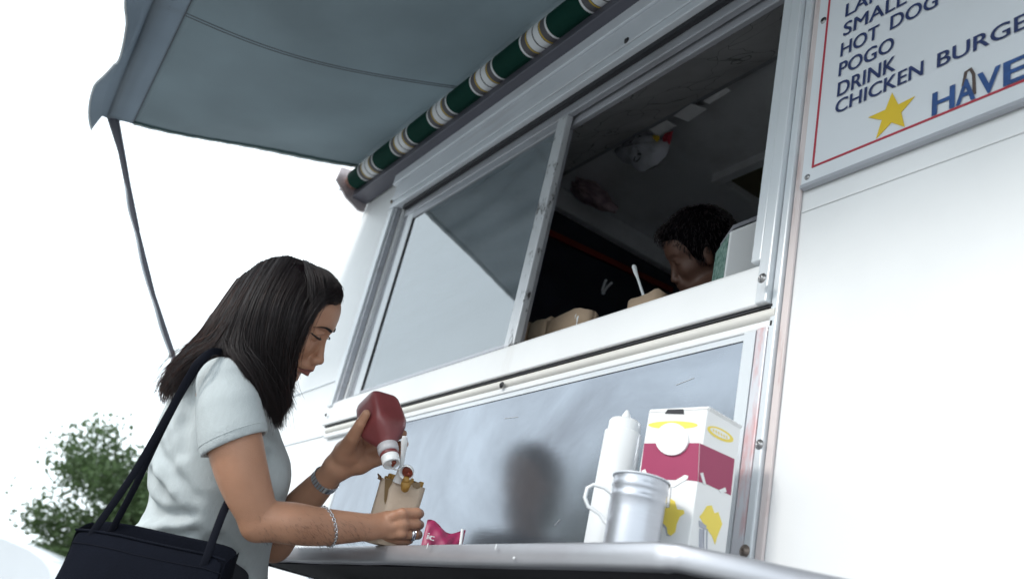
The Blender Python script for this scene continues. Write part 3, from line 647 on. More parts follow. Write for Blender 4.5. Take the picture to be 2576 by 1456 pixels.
# tickets hanging under the ceiling rail, plastic bags, utensils
for i, (pl, lb) in enumerate((([(940,915),(1065,850),(1130,890),(1005,965)],'white paper ticket under the ceiling rail, directly above the hanging plastic bag'),([(1110,820),(1235,735),(1350,770),(1215,860)],'middle white paper ticket under the ceiling rail'),([(1320,715),(1485,620),(1515,645),(1360,735)],'white paper ticket under the ceiling rail farthest from the plastic bag'))):
    P_ = [PZ(*z3(*p), 2.632-.004*k) for k, p in enumerate(pl)]
    q = MB(); q.prism(P_, (0,0,.0012)); tag(q.build('paper_ticket', M['card']), lb, 'ticket', 'tickets under the ceiling rail')
def pillow(poly, Y, thick, name, mt, seed=0, n=14):
    P_ = np.array([PY(*z3(*p), Y) for p in poly]); c_ = P_.mean(0); q = MB(); rr = random.Random(seed)
    m_ = len(P_); rings = []
    ring = [P_[k]*(1-f_)+P_[(k+1) % m_]*f_ for k in range(m_) for f_ in (0,.33,.66)]
    for side in (-1, 1):
        rows = []
        for j in range(6):
            t_ = j/5; rows.append([c_+(p-c_)*(1-t_)+np.array((0, side*thick*(1-(1-t_)**2)**.5*(1+.35*math.sin(k*1.7+3*t_+seed)),0)) + np.array((0,0,.006*math.sin(k*2.1+seed))) for k, p in enumerate(ring)]+[None])
            rows[-1][-1] = rows[-1][0]
        q.sheet(rows if side < 0 else [r[::-1] for r in rows])
    return q.build(name, M[mt])
pb_ = pillow([(770,1010),(880,965),(960,955),(1085,1005),(1060,1110),(900,1220),(800,1165),(690,1085)], .47, .03, 'plastic_bag', 'clear_bag', 2)
tag(pb_, 'crinkled clear plastic bag with a small dark ring symbol hanging inside', 'plastic bag')
c_ = PY(*z3(862,1118), .432)
for k in range(3):
    q = MB(); q.tube([c_+np.array((.016*math.cos(t),-.004,.014*math.sin(t))) for t in np.linspace(k*2.094+.25, k*2.094+1.75, 7)], .0032, 6, flat=.4, up=(0,1,0)); q.build('ring_symbol', M['gap'], pb_)
rp = pillow([(1030,970),(1110,915),(1085,1015),(1040,990)], .452, .008, 'red_packet', 'red_line', 5); tag(rp, 'small red packet tucked beside the hanging plastic bag', 'packet')
yp = pillow([(965,965),(1005,960),(1015,985),(985,995)], .45, .006, 'yellow_packet', 'sign_star', 6); tag(yp, 'tiny yellow packet tucked at the plastic bag top', 'packet')
pk = pillow([(400,1290),(480,1250),(560,1290),(640,1360),(720,1480),(640,1500),(520,1450),(420,1400)], .62, .06, 'printed_sack', 'pinkbag', 8); tag(pk, 'dark pinkish printed sack hanging in the shade inside the truck', 'sack')
hk = MB(); a = [PX(*z1(*p), -2.55) for p in ((830,760),(822,735),(850,655),(858,650))]; b_ = [PX(*z1(*p), -2.55) for p in ((832,758),(860,715),(905,672))]
hk.tube(a, .005, 6); hk.tube(b_, .005, 6); hk.ball(a[0], .008, 5); tag(hk.build('utensil', M['card']), 'pale two pronged utensil hanging in the dark behind the window', 'utensil')

# ---------------------------------------------------------------- car and trees
def tree_mesh(seed, n, spread, leaf, h0):
    rr = np.random.default_rng(seed); cl = []
    for i in range(150):
        d = rr.normal(size=3); d /= np.linalg.norm(d); rad_ = (rr.uniform(.05,1.0))**.45
        rad_ *= 1+.10*math.sin(4*math.atan2(d[1],d[0])+3*d[2])
        c = d*rad_*np.array(spread)
        cl.append((c, d, rr.uniform(.20,.36)))
    V = np.zeros((n*4,3)); ci = rr.integers(0, len(cl), n)
    C_ = np.array([c[0] for c in cl])[ci]; D_ = np.array([c[1] for c in cl])[ci]; R_ = np.array([c[2] for c in cl])[ci]*spread[0]
    off = rr.normal(size=(n,3)).clip(-1.6,1.6)*.40*R_[:,None]*np.array((1,1,.7)) + D_*(np.minimum(rr.exponential(.28,n),.8)*R_)[:,None]
    P = C_+off; P[:,2] -= .12*np.linalg.norm(P[:,:2],axis=1)
    t = D_*.8+rr.normal(size=(n,3))*.7; t /= np.linalg.norm(t,axis=1)[:,None]
    s_ = np.cross(t, rr.normal(size=(n,3))); s_ /= np.linalg.norm(s_,axis=1)[:,None]
    L = (leaf*rr.uniform(.6,1.3,n))[:,None]; W_ = L*.32
    V[0::4] = P-t*L*.5; V[1::4] = P+s_*W_; V[2::4] = P+t*L*.5; V[3::4] = P-s_*W_
    V[:,2] += h0
    me = bpy.data.meshes.new('crown'); me.from_pydata(V.tolist(), [], np.arange(n*4).reshape(n,4).tolist()); me.materials.append(M['leaf']); me.update()
    tk = MB(); tk.tube([(0,0,0),(.03,0,h0*.4),(-.03,.04,h0*.8),(0,0,h0*1.15)], [spread[0]*.07,spread[0]*.055,spread[0]*.04,spread[0]*.015], 10)
    for c, d, r in cl[::5]: tk.tube([(0,0,h0*rr.uniform(.55,1.0)), (c[0]*.45,c[1]*.45,h0+c[2]*.3), (c[0],c[1],c[2]+h0)], [spread[0]*.03,spread[0]*.015,spread[0]*.006], 5)
    tm = bpy.data.meshes.new('trunk'); tm.from_pydata(tk.v, [], tk.f); tm.materials.append(M['bark']); tm.update()
    return me, tm
def tree(meshes, loc, rot, sc, label, group=None):
    e = empty('leafy_tree', loc, label, 'tree', group); e.rotation_euler = (0,0,rot); e.scale = (sc,)*3
    for nm, me in zip(('crown','trunk'), meshes):
        o = bpy.data.objects.new(nm, me); COL.objects.link(o); o.parent = e
    return e
tc_ = PD(405, 1415, 19.4)
tm1 = tree_mesh(3, 85000, (2.75,2.5,2.8), .11, max(.9, tc_[2]+.0))
tree(tm1, (tc_[0], tc_[1], 0), .4, 1.0, 'feathery green tree behind the woman and her bag')
tm2 = tree_mesh(5, 14000, (2.6,2.5,2.6), .16, 4.2)
for i, (x, y, r_, s_) in enumerate(((-9.0,-9.6,0,.85),(-12.6,-10.0,1.3,.8),(-15.5,-13.5,2.2,.95),(-9.2,-13.5,3.1,1.0))):
    tree(tm2, (x,y,0), r_, s_, 'broad leafy street tree across the road, mirrored in the steel panel', 'street trees mirrored in the steel panel')

CRr = np.array((.57,.82,0)); CRd = np.array((-.82,.57,0))
anc = PD(132, 1482, 13.7); anc = np.array((anc[0], anc[1], 0))
CAR = empty('parked_car', tuple(anc), 'pale silver parked car with a rounded roof beyond the shoulder bag', 'car')
def cp_(s_, d_, z_): return anc + CRr*s_ + CRd*d_ + np.array((0,0,z_))
prof = [(0.0,.32),(.05,.55),(.05,.80),(-.02,.98),(-.12,1.13),(-.28,1.24),(-.55,1.33),(-1.0,1.40),(-1.7,1.43),(-2.4,1.40),(-2.95,1.22),(-3.4,.98),(-4.1,.88),(-4.3,.75),(-4.35,.32)]
bd_ = MB(); n_ = len(prof); secs = []
for d_, k_ in ((0,.97),(.06,1.0),(.85,1.015),(1.64,1.0),(1.7,.97)):
    secs.append([cp_(-2.15+(s_+2.15)*k_, d_, .32+(z_-.32)*(k_ if z_ > .9 else 1)) for s_, z_ in prof])
bd_.sheet(secs); bd_.add(secs[0], [tuple(range(n_))]); bd_.add(secs[-1], [tuple(range(n_))[::-1]]); bd_.build('body', M['car_paint'], CAR, bevel=.02)
for pl in ([(-1.33,.95),(-1.33,1.32),(-2.2,1.33),(-2.75,1.16),(-3.1,.95)],):
    q = MB(); q.prism([cp_(s_, -.006, z_) for s_, z_ in pl], CRd*.01); q.build('window', M['car_glass'], CAR)
for s_ in (-.85,-3.45):
    for d_ in (.0,1.52):
        q = MB(); q.lathe(cp_(s_,d_-.02,.31), CRd, [(0,.2),(0,.3),(.02,.31),(.18,.31),(.2,.3),(.2,.2)], 20); wh = q.build('wheel', M['tyre'], CAR)
        q = MB(); q.lathe(cp_(s_,d_-.01,.31), CRd, [(0,.04),(.01,.19),(.16,.19),(.17,.04)], 16); q.build('rim', M['alu'], wh)
q = MB(); q.obox(cp_(.055,.25,.72), CRr*.012, CRd*.14, (0,0,.06)); q.build('tail_lamp', M['red_line'], CAR)

# ---------------------------------------------------------------- people: smooth blended volumes turned into one continuous surface
P0 = PD(700, 1100, 1.8)
def Lc(x, y, w=0., dep=1.8, ref=(700,1100)):      # local metres: right, up, towards the viewer
    zc_ = dep-w
    return np.array(((x-CX)*zc_/CAM_F-(ref[0]-CX)*dep/CAM_F, -((y-CY)*zc_/CAM_F-(ref[1]-CY)*dep/CAM_F), w))
def toW(P, o=None):
    P = np.asarray(P, float); return (P0 if o is None else o) + P[...,0:1]*CAM_R[0] - P[...,1:2]*CAM_R[1] - P[...,2:3]*CAM_R[2]
def toL(Wp, o=None):
    d = np.asarray(Wp, float)-(P0 if o is None else o); return np.stack([d@CAM_R[0], -(d@CAM_R[1]), -(d@CAM_R[2])], -1)
def px(n, w=0., dep=1.8): return n*(dep-w)/CAM_F

def cr(Pt, n):
    Pt = np.array(Pt, float); k = len(Pt); t = np.linspace(0, k-1, n); i = np.clip(t.astype(int), 0, k-2); f_ = (t-i)[:,None]
    g = lambda j: Pt[np.clip(j, 0, k-1)]
    a, b, c, d = g(i-1), g(i), g(i+1), g(i+2)
    return .5*((2*b)+(-a+c)*f_+(2*a-5*b+4*c-d)*f_**2+(-a+3*b-3*c+d)*f_**3)

class Field:
    def __init__(s, lo, hi, h):
        s.lo = np.array(lo, float); s.h = h; s.n = np.ceil((np.array(hi)-s.lo)/h).astype(int)+1
        s.d = np.full(s.n, .06, np.float32)
        s.ax = [(s.lo[i]+h*np.arange(s.n[i])).astype(np.float32) for i in range(3)]
    def reg(s, lo, hi):
        i0 = np.clip(np.floor((np.array(lo)-s.lo)/s.h).astype(int), 0, s.n-1); i1 = np.clip(np.ceil((np.array(hi)-s.lo)/s.h).astype(int)+1, 1, s.n)
        sl = tuple(slice(a, max(b,a+1)) for a, b in zip(i0, i1))
        return sl, s.ax[0][sl[0]][:,None,None], s.ax[1][sl[1]][None,:,None], s.ax[2][sl[2]][None,None,:]
    def mix(s, sl, d, k, sub):
        a = s.d[sl]
        if sub: a = -a
        if k > 0: h_ = np.maximum(k-np.abs(a-d), 0)/k; r = np.minimum(a, d)-h_*h_*k*.25
        else: r = np.minimum(a, d)
        s.d[sl] = -r if sub else r
    def cap(s, a, b, ra, rb, k=.01, sub=False, sc=None):
        a, b = np.array(a, float), np.array(b, float); m = max(ra, rb)*(1 if sc is None else max(1, max(sc)))+k+3*s.h
        sl, X, Y, Z = s.reg(np.minimum(a,b)-m, np.maximum(a,b)+m)
        S3 = np.array((1,1,1) if sc is None else sc, float)
        ba = (b-a)/S3; X = (X-a[0])/S3[0]; Y = (Y-a[1])/S3[1]; Z = (Z-a[2])/S3[2]
        t = np.clip((X*ba[0]+Y*ba[1]+Z*ba[2])/max(ba@ba,1e-9), 0, 1)
        d = np.sqrt((X-t*ba[0])**2+(Y-t*ba[1])**2+(Z-t*ba[2])**2)-(ra+(rb-ra)*t)
        s.mix(sl, d.astype(np.float32), k, sub)
    def chain(s, pts, k=.01, sc=None, sub=1):
        if sub > 1 and len(pts) > 2:
            q_ = cr([np.append(p, r) for p, r in pts], (len(pts)-1)*sub+1); pts = [(v[:3], v[3]) for v in q_]; k = min(k, .006)
        for (a, ra), (b, rb) in zip(pts[:-1], pts[1:]): s.cap(a, b, ra, rb, k, sc=sc)
    def ell(s, c, r, A=np.eye(3), k=.01, sub=False):
        c, r = np.array(c, float), np.array(r, float); m = np.sqrt(((np.asarray(A)*r[:,None])**2).sum(0))+k+3*s.h
        sl, X, Y, Z = s.reg(c-m, c+m); X = X-c[0]; Y = Y-c[1]; Z = Z-c[2]
        q = [(X*A[i][0]+Y*A[i][1]+Z*A[i][2])/r[i] for i in range(3)]
        k0 = np.sqrt(q[0]**2+q[1]**2+q[2]**2)+1e-6; k1 = np.sqrt((q[0]/r[0])**2+(q[1]/r[1])**2+(q[2]/r[2])**2)+1e-6
        s.mix(sl, (k0*(k0-1)/k1).astype(np.float32), k, sub)
    def val(s, P):
        q = (np.asarray(P)-s.lo)/s.h; i = np.clip(np.floor(q).astype(int), 0, s.n-2); t = np.clip(q-i, 0, 1); r = 0
        for dx in (0,1):
            for dy in (0,1):
                for dz in (0,1):
                    r = r+s.d[i[...,0]+dx,i[...,1]+dy,i[...,2]+dz]*np.where(dx,t[...,0],1-t[...,0])*np.where(dy,t[...,1],1-t[...,1])*np.where(dz,t[...,2],1-t[...,2])
        return r
    def hit(s, a, d, n=400, step=.001):       # first surface point from a along d
        a = np.array(a, float); d = np.array(d, float)/np.linalg.norm(d)
        P = a+d*np.arange(n)[:,None]*step; v = s.val(P); k = np.argmax(v < 0)
        return P[k] if v[k] < 0 else None
    def mesh(s):                              # surface nets
        D = s.d; sg = D < 0
        cnt = np.zeros(np.array(D.shape)-1, np.int8)
        for dx in (0,1):
            for dy in (0,1):
                for dz in (0,1): cnt += sg[dx:D.shape[0]-1+dx, dy:D.shape[1]-1+dy, dz:D.shape[2]-1+dz]
        C_ = np.argwhere((cnt > 0) & (cnt < 8)); idx = np.full(cnt.shape, -1, np.int32); idx[tuple(C_.T)] = np.arange(len(C_))
        corners = [(dx,dy,dz) for dx in (0,1) for dy in (0,1) for dz in (0,1)]
        Vv = np.stack([D[C_[:,0]+c[0], C_[:,1]+c[1], C_[:,2]+c[2]] for c in corners], 1).astype(float)
        acc = np.zeros((len(C_),3)); n_ = np.zeros(len(C_))
        for i, a in enumerate(corners):
            for j, b in enumerate(corners):
                if j > i and sum(abs(p-q) for p, q in zip(a,b)) == 1:
                    m_ = (Vv[:,i] < 0) != (Vv[:,j] < 0); t = np.where(m_, Vv[:,i]/np.where(m_, Vv[:,i]-Vv[:,j], 1), 0)
                    acc += np.where(m_[:,None], np.array(a)+t[:,None]*(np.array(b)-np.array(a)), 0); n_ += m_
        V = s.lo+(C_+acc/n_[:,None])*s.h
        Fs = []
        for ax in range(3):
            o1, o2 = [(1,2),(2,0),(0,1)][ax]
            A_ = sg; sh_ = [slice(None)]*3; sh_[ax] = slice(0,-1); s2 = [slice(None)]*3; s2[ax] = slice(1,None)
            ch = A_[tuple(sh_)] != A_[tuple(s2)]; E_ = np.argwhere(ch)
            ok = (E_[:,o1] > 0) & (E_[:,o2] > 0) & (E_[:,o1] < D.shape[o1]-1) & (E_[:,o2] < D.shape[o2]-1); E_ = E_[ok]
            def at(d1, d2):
                q = E_.copy(); q[:,o1] -= d1; q[:,o2] -= d2; return idx[q[:,0],q[:,1],q[:,2]]
            Q = np.stack([at(1,1), at(0,1), at(0,0), at(1,0)], 1)
            fl = ~sg[E_[:,0],E_[:,1],E_[:,2]]; Q[fl] = Q[fl][:,::-1]; Fs.append(Q)
        F_ = np.concatenate(Fs); F_ = F_[(F_ >= 0).all(1)]
        for _ in range(2):                    # a little smoothing
            nb = np.zeros_like(V); c_ = np.zeros(len(V))
            for k in range(4):
                a, b = F_[:,k], F_[:,(k+1) % 4]; np.add.at(nb, a, V[b]); np.add.at(c_, a, 1); np.add.at(nb, b, V[a]); np.add.at(c_, b, 1)
            V = V*.5+.5*nb/np.maximum(c_,1)[:,None]
        return V, F_
def mesh_obj(name, V, F_, mats, parent, mi=None, o=None):
    Wv = toW(V, o); me = bpy.data.meshes.new(name)
    me.vertices.add(len(Wv)); me.vertices.foreach_set('co', Wv.astype(np.float32).ravel())
    me.loops.add(F_.size); me.loops.foreach_set('vertex_index', F_.astype(np.int32).ravel())
    me.polygons.add(len(F_)); me.polygons.foreach_set('loop_start', np.arange(0, F_.size, 4, dtype=np.int32)); me.polygons.foreach_set('loop_total', np.full(len(F_), 4, np.int32))
    for m in mats: me.materials.append(m)
    me.update(calc_edges=True)
    if mi is not None: me.polygons.foreach_set('material_index', mi.astype(np.int32))
    me.polygons.foreach_set('use_smooth', np.ones(len(F_), bool)); me.update()
    return link(name, me, parent)

def head(F, O, ef, eu, es, sc=1., neck=None, fem=True):
    B = lambda f, u, s_=0.: O+(f*ef+u*eu+s_*es)*.001*sc
    A = np.array((ef, eu, es)); m = .001*sc
    E = lambda f, u, s_, rf, ru, rs, k=.012, sub=False: F.ell(B(f,u,s_), (rf*m,ru*m,rs*m), A, k, sub)
    C_ = lambda a, b, ra, rb, k=.006, sub=False: F.cap(B(*a), B(*b), ra*m, rb*m, k, sub)
    E(-18,35,0, 92,84,75); E(26,44,0, 46,52,58, .02); E(16,-24,0, 52,70,57, .02); E(10,-68,0, 46,40,47, .02)
    E(43,-92,0, 17,14,20, .014)
    for s_ in (-1,1):
        E(40,-22,38*s_, 22,20,18, .02); C_((66,26,7*s_),(54,27,40*s_), 8,7, .014)
        E(77,9,31*s_, 17,12,15, .012, True)
        E(56,6,31*s_, 13,12.5,14, .004)
        C_((69,14,20*s_),(62,14,42*s_), 3.2,2.6, .003); C_((69.5,3,20*s_),(62,1,42*s_), 2.2,1.8, .003)
        C_((70,8.7,21*s_),(64,7.2,41*s_), 1.0,.9, .0015, True)
        E(76,-41,11.5*s_, 10.5,8,7, .005)
        F.ell(B(78,-49.5,7*s_), (5*m,3.4*m,3.2*m), A, .0015, True)
        E(-8,-4,77*s_, 16,30,7, .006)
    C_((67,10,0),(80,-32,0), 5.5,8, .010); E(83,-38,0, 8.5,8,9, .006); C_((78,-45,0),(72,-50,0), 4.5,4, .005)
    E(60,-58,0, 17,13,27, .012)
    C_((75,-57,3),(75,-60,-3), 4.6,4.6, .006)
    for s_ in (-1,1):
        C_((75.5,-60.5,0),(60,-64,23*s_), 4.6,2.8, .004); C_((71.5,-73,0),(58,-68,21*s_), 5.2,3.0, .004)
        C_((81,-66.8,0),(59,-65.5,26*s_), 1.4,1.7, .002, True)
    E(70,-83,0, 6,5,16, .008, True)
    if neck is not None: F.chain([(B(-28,-38), .050*sc), (neck[0], .049*sc), (neck[1], .058*sc)], .02)
    return B

skin = mat('skin', (.50,.265,.170), .43, col2=(.41,.205,.125), scale=13, bump=.22, bscale=420, sss=.12, spec=.45)
lips = mat('lip_skin', (.30,.115,.095), .4, var=.1, scale=80, sss=.1)
nailm = mat('nail', (.52,.30,.22), .25)
shirt_m = mat('knit_shirt', (.49,.53,.54), .9, var=.07, scale=160, bump=.35, bscale=700, stretch=(1,1,.25))
trous = mat('dark_trousers', (.02,.022,.03), .85)
bagm = mat('bag_black', (.006,.0075,.014), .9, spec=.12, var=.25, scale=14, bump=.25, bscale=350)
strapm = mat('strap_black', (.006,.007,.013), .8, spec=.15)
silver = mat('silver', (.75,.75,.77), .18, 1.0, var=.05)
browm = mat('brow_hair', (.012,.008,.007), .7)

WO = toW(np.array(Lc(520,1300,0)))
WM = empty('person', (float(WO[0]), float(WO[1]), 0), 'woman with long dark hair in a pale grey short sleeved shirt pouring ketchup', 'person')
ph = rad(7); e0f = np.array((.89,-.456,0)); eu = np.array((.456,.89,0)); e0s = np.array((0,0,1.))
ef = e0f*math.cos(ph)+e0s*math.sin(ph); es = -e0f*math.sin(ph)+e0s*math.cos(ph)
HO = Lc(735,815,0)
BF = Field(Lc(335,1500,-.27), Lc(1085,635,.0)+np.array((0,0,.29)), .0023)
HB = head(BF, HO, ef, eu, es, .995, neck=(Lc(640,905,0), Lc(575,975,.0)))
# trunk inside the shirt
BF.chain([(Lc(560,985,-.12),.045),(Lc(560,985,.12),.045)], .03)
BF.chain([(Lc(556,1010,0),.062),(Lc(552,1130,0),.082),(Lc(530,1300,0),.082),(Lc(520,1440,0),.088)], .03, sc=(1,1,1.45))
# right (near) arm
P = lambda x, y, w, r: (Lc(x,y,w), px(r,w))
BF.chain([P(566,985,.15,56), P(586,1090,.185,65), P(605,1175,.197,62), P(628,1245,.200,54), P(654,1306,.200,44)], .012, sub=6)
BF.chain([P(654,1308,.200,43), P(690,1311,.194,46), P(740,1316,.180,48), P(805,1324,.148,44), P(880,1325,.105,35.5), P(930,1325,.075,28.5)], .022, sub=6)
BF.cap(Lc(640,1330,.20), Lc(648,1322,.195), px(20,.2), px(24,.2), .03)
hw = .052
BF.ell(Lc(978,1318,hw+.005), (px(46),px(33),.0145), np.array(((.98,.10,-.15),(-.10,.99,0),(.15,.02,.98))), .014)
BF.chain([P(930,1325,.072,28), P(965,1322,.062,27)], .012)
def finger(pts, k=.0022):
    q_ = [P(*p) for p in pts]; BF.chain(q_[:2], k); BF.chain(q_[1:], min(k,.0012))
finger([(985,1300,hw+.012,16),(1012,1291,hw+.012,14.2),(1049,1289,hw-.004,13.2),(1055,1291,hw-.026,12),(1043,1294,hw-.044,11)], .004)
finger([(985,1322,hw+.014,16),(1014,1317,hw+.014,14),(1047,1317,hw-.001,13),(1055,1319,hw-.022,12),(1040,1319,hw-.042,11)], .004)
finger([(985,1340,hw+.010,16),(1012,1342,hw+.008,13.5),(1043,1344,hw-.003,12.5),(1051,1344,hw-.024,12),(1038,1343,hw-.042,10.5)], .004)
finger([(975,1348,hw+.000,14),(1000,1357,hw-.002,12.5),(1025,1358,hw-.010,11.5),(1030,1358,hw-.028,10)], .004)
finger([(950,1315,hw-.004,19),(972,1296,hw-.028,15),(998,1282,hw-.050,13),(1018,1276,hw-.058,11)], .006)
for x, y in ((1010,1291),(1013,1316),(1010,1341)): BF.ell(Lc(x,y,hw+.020), (px(13),px(11),.006), np.eye(3), .008)
# left (far) arm
BF.chain([P(570,985,-.15,56), P(610,1120,-.18,62), P(650,1270,-.17,52), P(690,1368,-.14,44)], .02)
BF.chain([P(690,1368,-.14,44), P(742,1290,-.105,43), P(792,1233,-.07,35), P(822,1203,-.05,29), P(848,1172,-.040,29)], .02, sub=6)
BF.chain([P(848,1170,-.038,29), P(876,1138,-.036,33), P(890,1125,-.040,27)], .014)
BF.chain([P(862,1180,-.040,22), P(905,1168,-.045,21), P(945,1156,-.052,17)], .014)
lw_ = -.016
finger([(866,1138,-.020,25),(887,1100,.010,17.5),(906,1065,.026,13.5),(921,1040,.030,11)], .010)
for i, (x0, y0, x1, y1, x2, y2) in enumerate(((900,1118,945,1090,985,1070),(915,1136,960,1112,996,1096),(930,1150,968,1134,1000,1122),(940,1158,972,1152,990,1148))):
    finger([(x0,y0,-.048,16),(x1,y1,-.074,14),(x2,y2,-.076,12),(x2+18,y2-6,-.058,10)], .003)
V, F_ = BF.mesh(); VB = V
fc = V[F_].mean(1); rel = fc-HO; ff, uu, ss_ = (rel@ef)*1000, (rel@eu)*1000, (rel@es)*1000
t_ = np.clip(np.abs(ss_)/24, 0, 1)
scalp = ((uu > 90) | ((ff < 20) & (uu > -30) & (ff > -120)))
mi = ((np.abs(ss_) < 24) & (ff > 52) & (uu < -58.0-5*t_) & (uu > -77.5+9.5*t_)).astype(int)
mi = np.where(scalp, 2, mi)
scalp_m = mat('scalp_hair', (.007,.005,.006), 1.0, spec=0.)
mesh_obj('body', V, F_, [skin, lips, scalp_m], WM, mi)
# brow, lashes, nails on the surface of the face
def on_face(f, u, lift=.0006, far=.09):
    a = HB(f, u, 0)+es*far; h_ = BF.hit(a, -es, 900, .0002); return (h_ if h_ is not None else HB(f,u,25))+es*lift
def on_face_front(u, s_, lift=.0006):
    h_ = BF.hit(HB(125,u,s_), -ef, 900, .0002); return (h_ if h_ is not None else HB(60,u,s_))+ef*lift
def strip_tube(name, pts, r, mt, parent, flat=.6, n=6):
    q = MB(); q.tube([toW(p) for p in pts], r, n, flat=flat); return q.build(name, mt, parent)
for s_ in (1,-1):
    bp_ = [on_face_front(u, s_*v, .0012) for v, u in ((9,23),(15,25.5),(22,27.5),(30,28.5),(40,27),(51,21))]
    strip_tube('eyebrow', bp_, [r_*(1 if s_ > 0 else .45) for r_ in (.0034,.0048,.0046,.0038,.0028,.0012)], browm, WM, flat=.45)
    lp = [on_face_front(u, s_*v, .0012) for v, u in ((18,5),(25,3.6),(32,3.6),(39,5.2),(47,9.0))]
    lp = [p+ef*.0020*math.sin(math.pi*i/4) for i, p in enumerate(lp)]
    strip_tube('eyelashes', lp, [r_*(1 if s_ > 0 else .5) for r_ in (.0012,.0024,.0032,.0032,.0018)], browm, WM)
for p, q_ in (((918,1045,.03),(925,1033,.03)),):
    a = BF.hit(Lc(p[0],p[1],.05), (0,0,-1), 300, .0005); b_ = BF.hit(Lc(q_[0]-2,q_[1]+1,.05), (0,0,-1), 300, .0005)
    if a is not None and b_ is not None: strip_tube('nail', [a+np.array((0,0,.0002)), (a+b_)/2+np.array((0,0,.0007)), b_], [.0035,.0048,.003], nailm, WM, flat=.35)

# shirt
SF = Field(Lc(335,1530,-.30), Lc(760,880,.0)+np.array((.02,.02,.30)), .0036)
SF.chain([(Lc(578,955,0),.072),(Lc(562,985,0),.080)], .03, sc=(1,1,1.2))
SF.chain([(Lc(562,958,-.135),px(58,-.135)),(Lc(556,950,0),px(70)),(Lc(562,958,.135),px(58,.135))], .03)
SF.chain([P(548,1010,0,100), P(545,1090,0,136), P(552,1190,0,156), P(540,1290,0,146), P(520,1370,0,142), P(522,1500,0,146)], .03, sc=(1,1,1.18))
SF.cap(Lc(650,1195,.06), Lc(655,1205,.065), px(62), px(60), .05); SF.cap(Lc(650,1195,-.06), Lc(655,1205,-.065), px(62), px(60), .05)
SF.cap(Lc(372,1338,0), Lc(395,1330,0), px(20), px(34), .04, sc=(1,1,3.0))
def sfold(pts, r, k, depth, sub):
    H_ = [SF.hit(Lc(x,y,.0)+np.array((0,0,.29)), (0,0,-1), 300, .001) for x, y in pts]
    H_ = [h_ for h_ in H_ if h_ is not None]
    for a, b in zip(H_[:-1], H_[1:]): SF.cap(a+np.array((0,0,depth)), b+np.array((0,0,depth)), r, r, k, sub)
# armpit and waist folds
sfold([(432,1000),(448,1040),(468,1085),(492,1120)], .006, .014, .001, True); sfold([(452,985),(470,1025),(486,1065),(500,1105)], .005, .012, .001, True)
sfold([(425,1098),(465,1140),(510,1180),(545,1212)], .010, .028, .006, True); sfold([(420,1120),(460,1165),(505,1205),(540,1235)], .009, .026, -.005, False)
sfold([(425,1165),(460,1200),(500,1225)], .009, .02, .003, True); sfold([(395,1230),(440,1255),(500,1262),(545,1250)], .010, .022, .003, True)
sfold([(385,1316),(430,1302),(480,1290),(545,1278)], .012, .02, -.003, False); sfold([(380,1336),(430,1326),(485,1312),(550,1296)], .012, .022, .003, True)
sfold([(375,1365),(430,1362),(490,1345),(545,1330)], .010, .02, -.003, False); sfold([(580,1330),(600,1380),(612,1450)], .012, .025, .003, True); sfold([(605,1320),(632,1380),(645,1455)], .010, .025, .003, True)
sfold([(540,1420),(580,1405),(630,1425)], .010, .025, .003, True); sfold([(690,1100),(668,1160),(655,1220)], .010, .02, .004, True)
sfold([(520,975),(515,1040),(520,1105)], .007, .02, .002, True); sfold([(640,1000),(650,1050),(652,1100)], .008, .02, .002, True)
# sleeves, cut off square above the elbow and hollow at the end
SL = Field(SF.lo, SF.lo+SF.h*(SF.n-1), SF.h)
cn = Lc(588,1120,.188); an = Lc(606,1175,.197)-Lc(583,1070,.182); an = an+np.array((.010,0,0)); an /= np.linalg.norm(an); cn2 = Lc(602,1120,-.182)
SL.chain([P(562,966,.150,66), P(576,1030,.172,74), P(586,1090,.186,79), P(590,1150,.193,81)], .018)
SL.chain([P(566,966,-.150,66), P(596,1090,-.18,80), P(604,1150,-.185,82)], .018)
gx, gy, gz = SL.ax[0][:,None,None], SL.ax[1][None,:,None], SL.ax[2][None,None,:]
near = gz > 0
dpl = np.where(near, (gx-cn[0])*an[0]+(gy-cn[1])*an[1]+(gz-cn[2])*an[2], (gx-cn2[0])*an[0]+(gy-cn2[1])*an[1]+(gz-cn2[2])*an[2])
SL.d = np.maximum(SL.d, dpl).astype(np.float32)
SL.cap(Lc(583,1070,.184), Lc(604,1170,.195), px(68,.19)+.002, px(68,.19)+.004, .002, True)
SF.mix(tuple(slice(None) for _ in range(3)), SL.d, .012, False)
V, F_ = SF.mesh(); mesh_obj('shirt', V, F_, [shirt_m], WM)
# seams of the sleeve
q = MB(); ring = []
for i in range(33):
    g = 2*math.pi*i/32; t = an; a_ = np.cross(t,(0,0,1)); a_ /= np.linalg.norm(a_); b2 = np.cross(t,a_)
    c0 = cn-t*.016; dirv = a_*math.cos(g)+b2*math.sin(g); h_ = SL.hit(c0+dirv*.12, -dirv, 240, .0005)
    ring.append(toW((h_ if h_ is not None else c0+dirv*px(82,.19))+dirv*.0004))
q.tube(ring, .0008, 5, cap=False); q.build('sleeve_seam', shirt_m, WM)
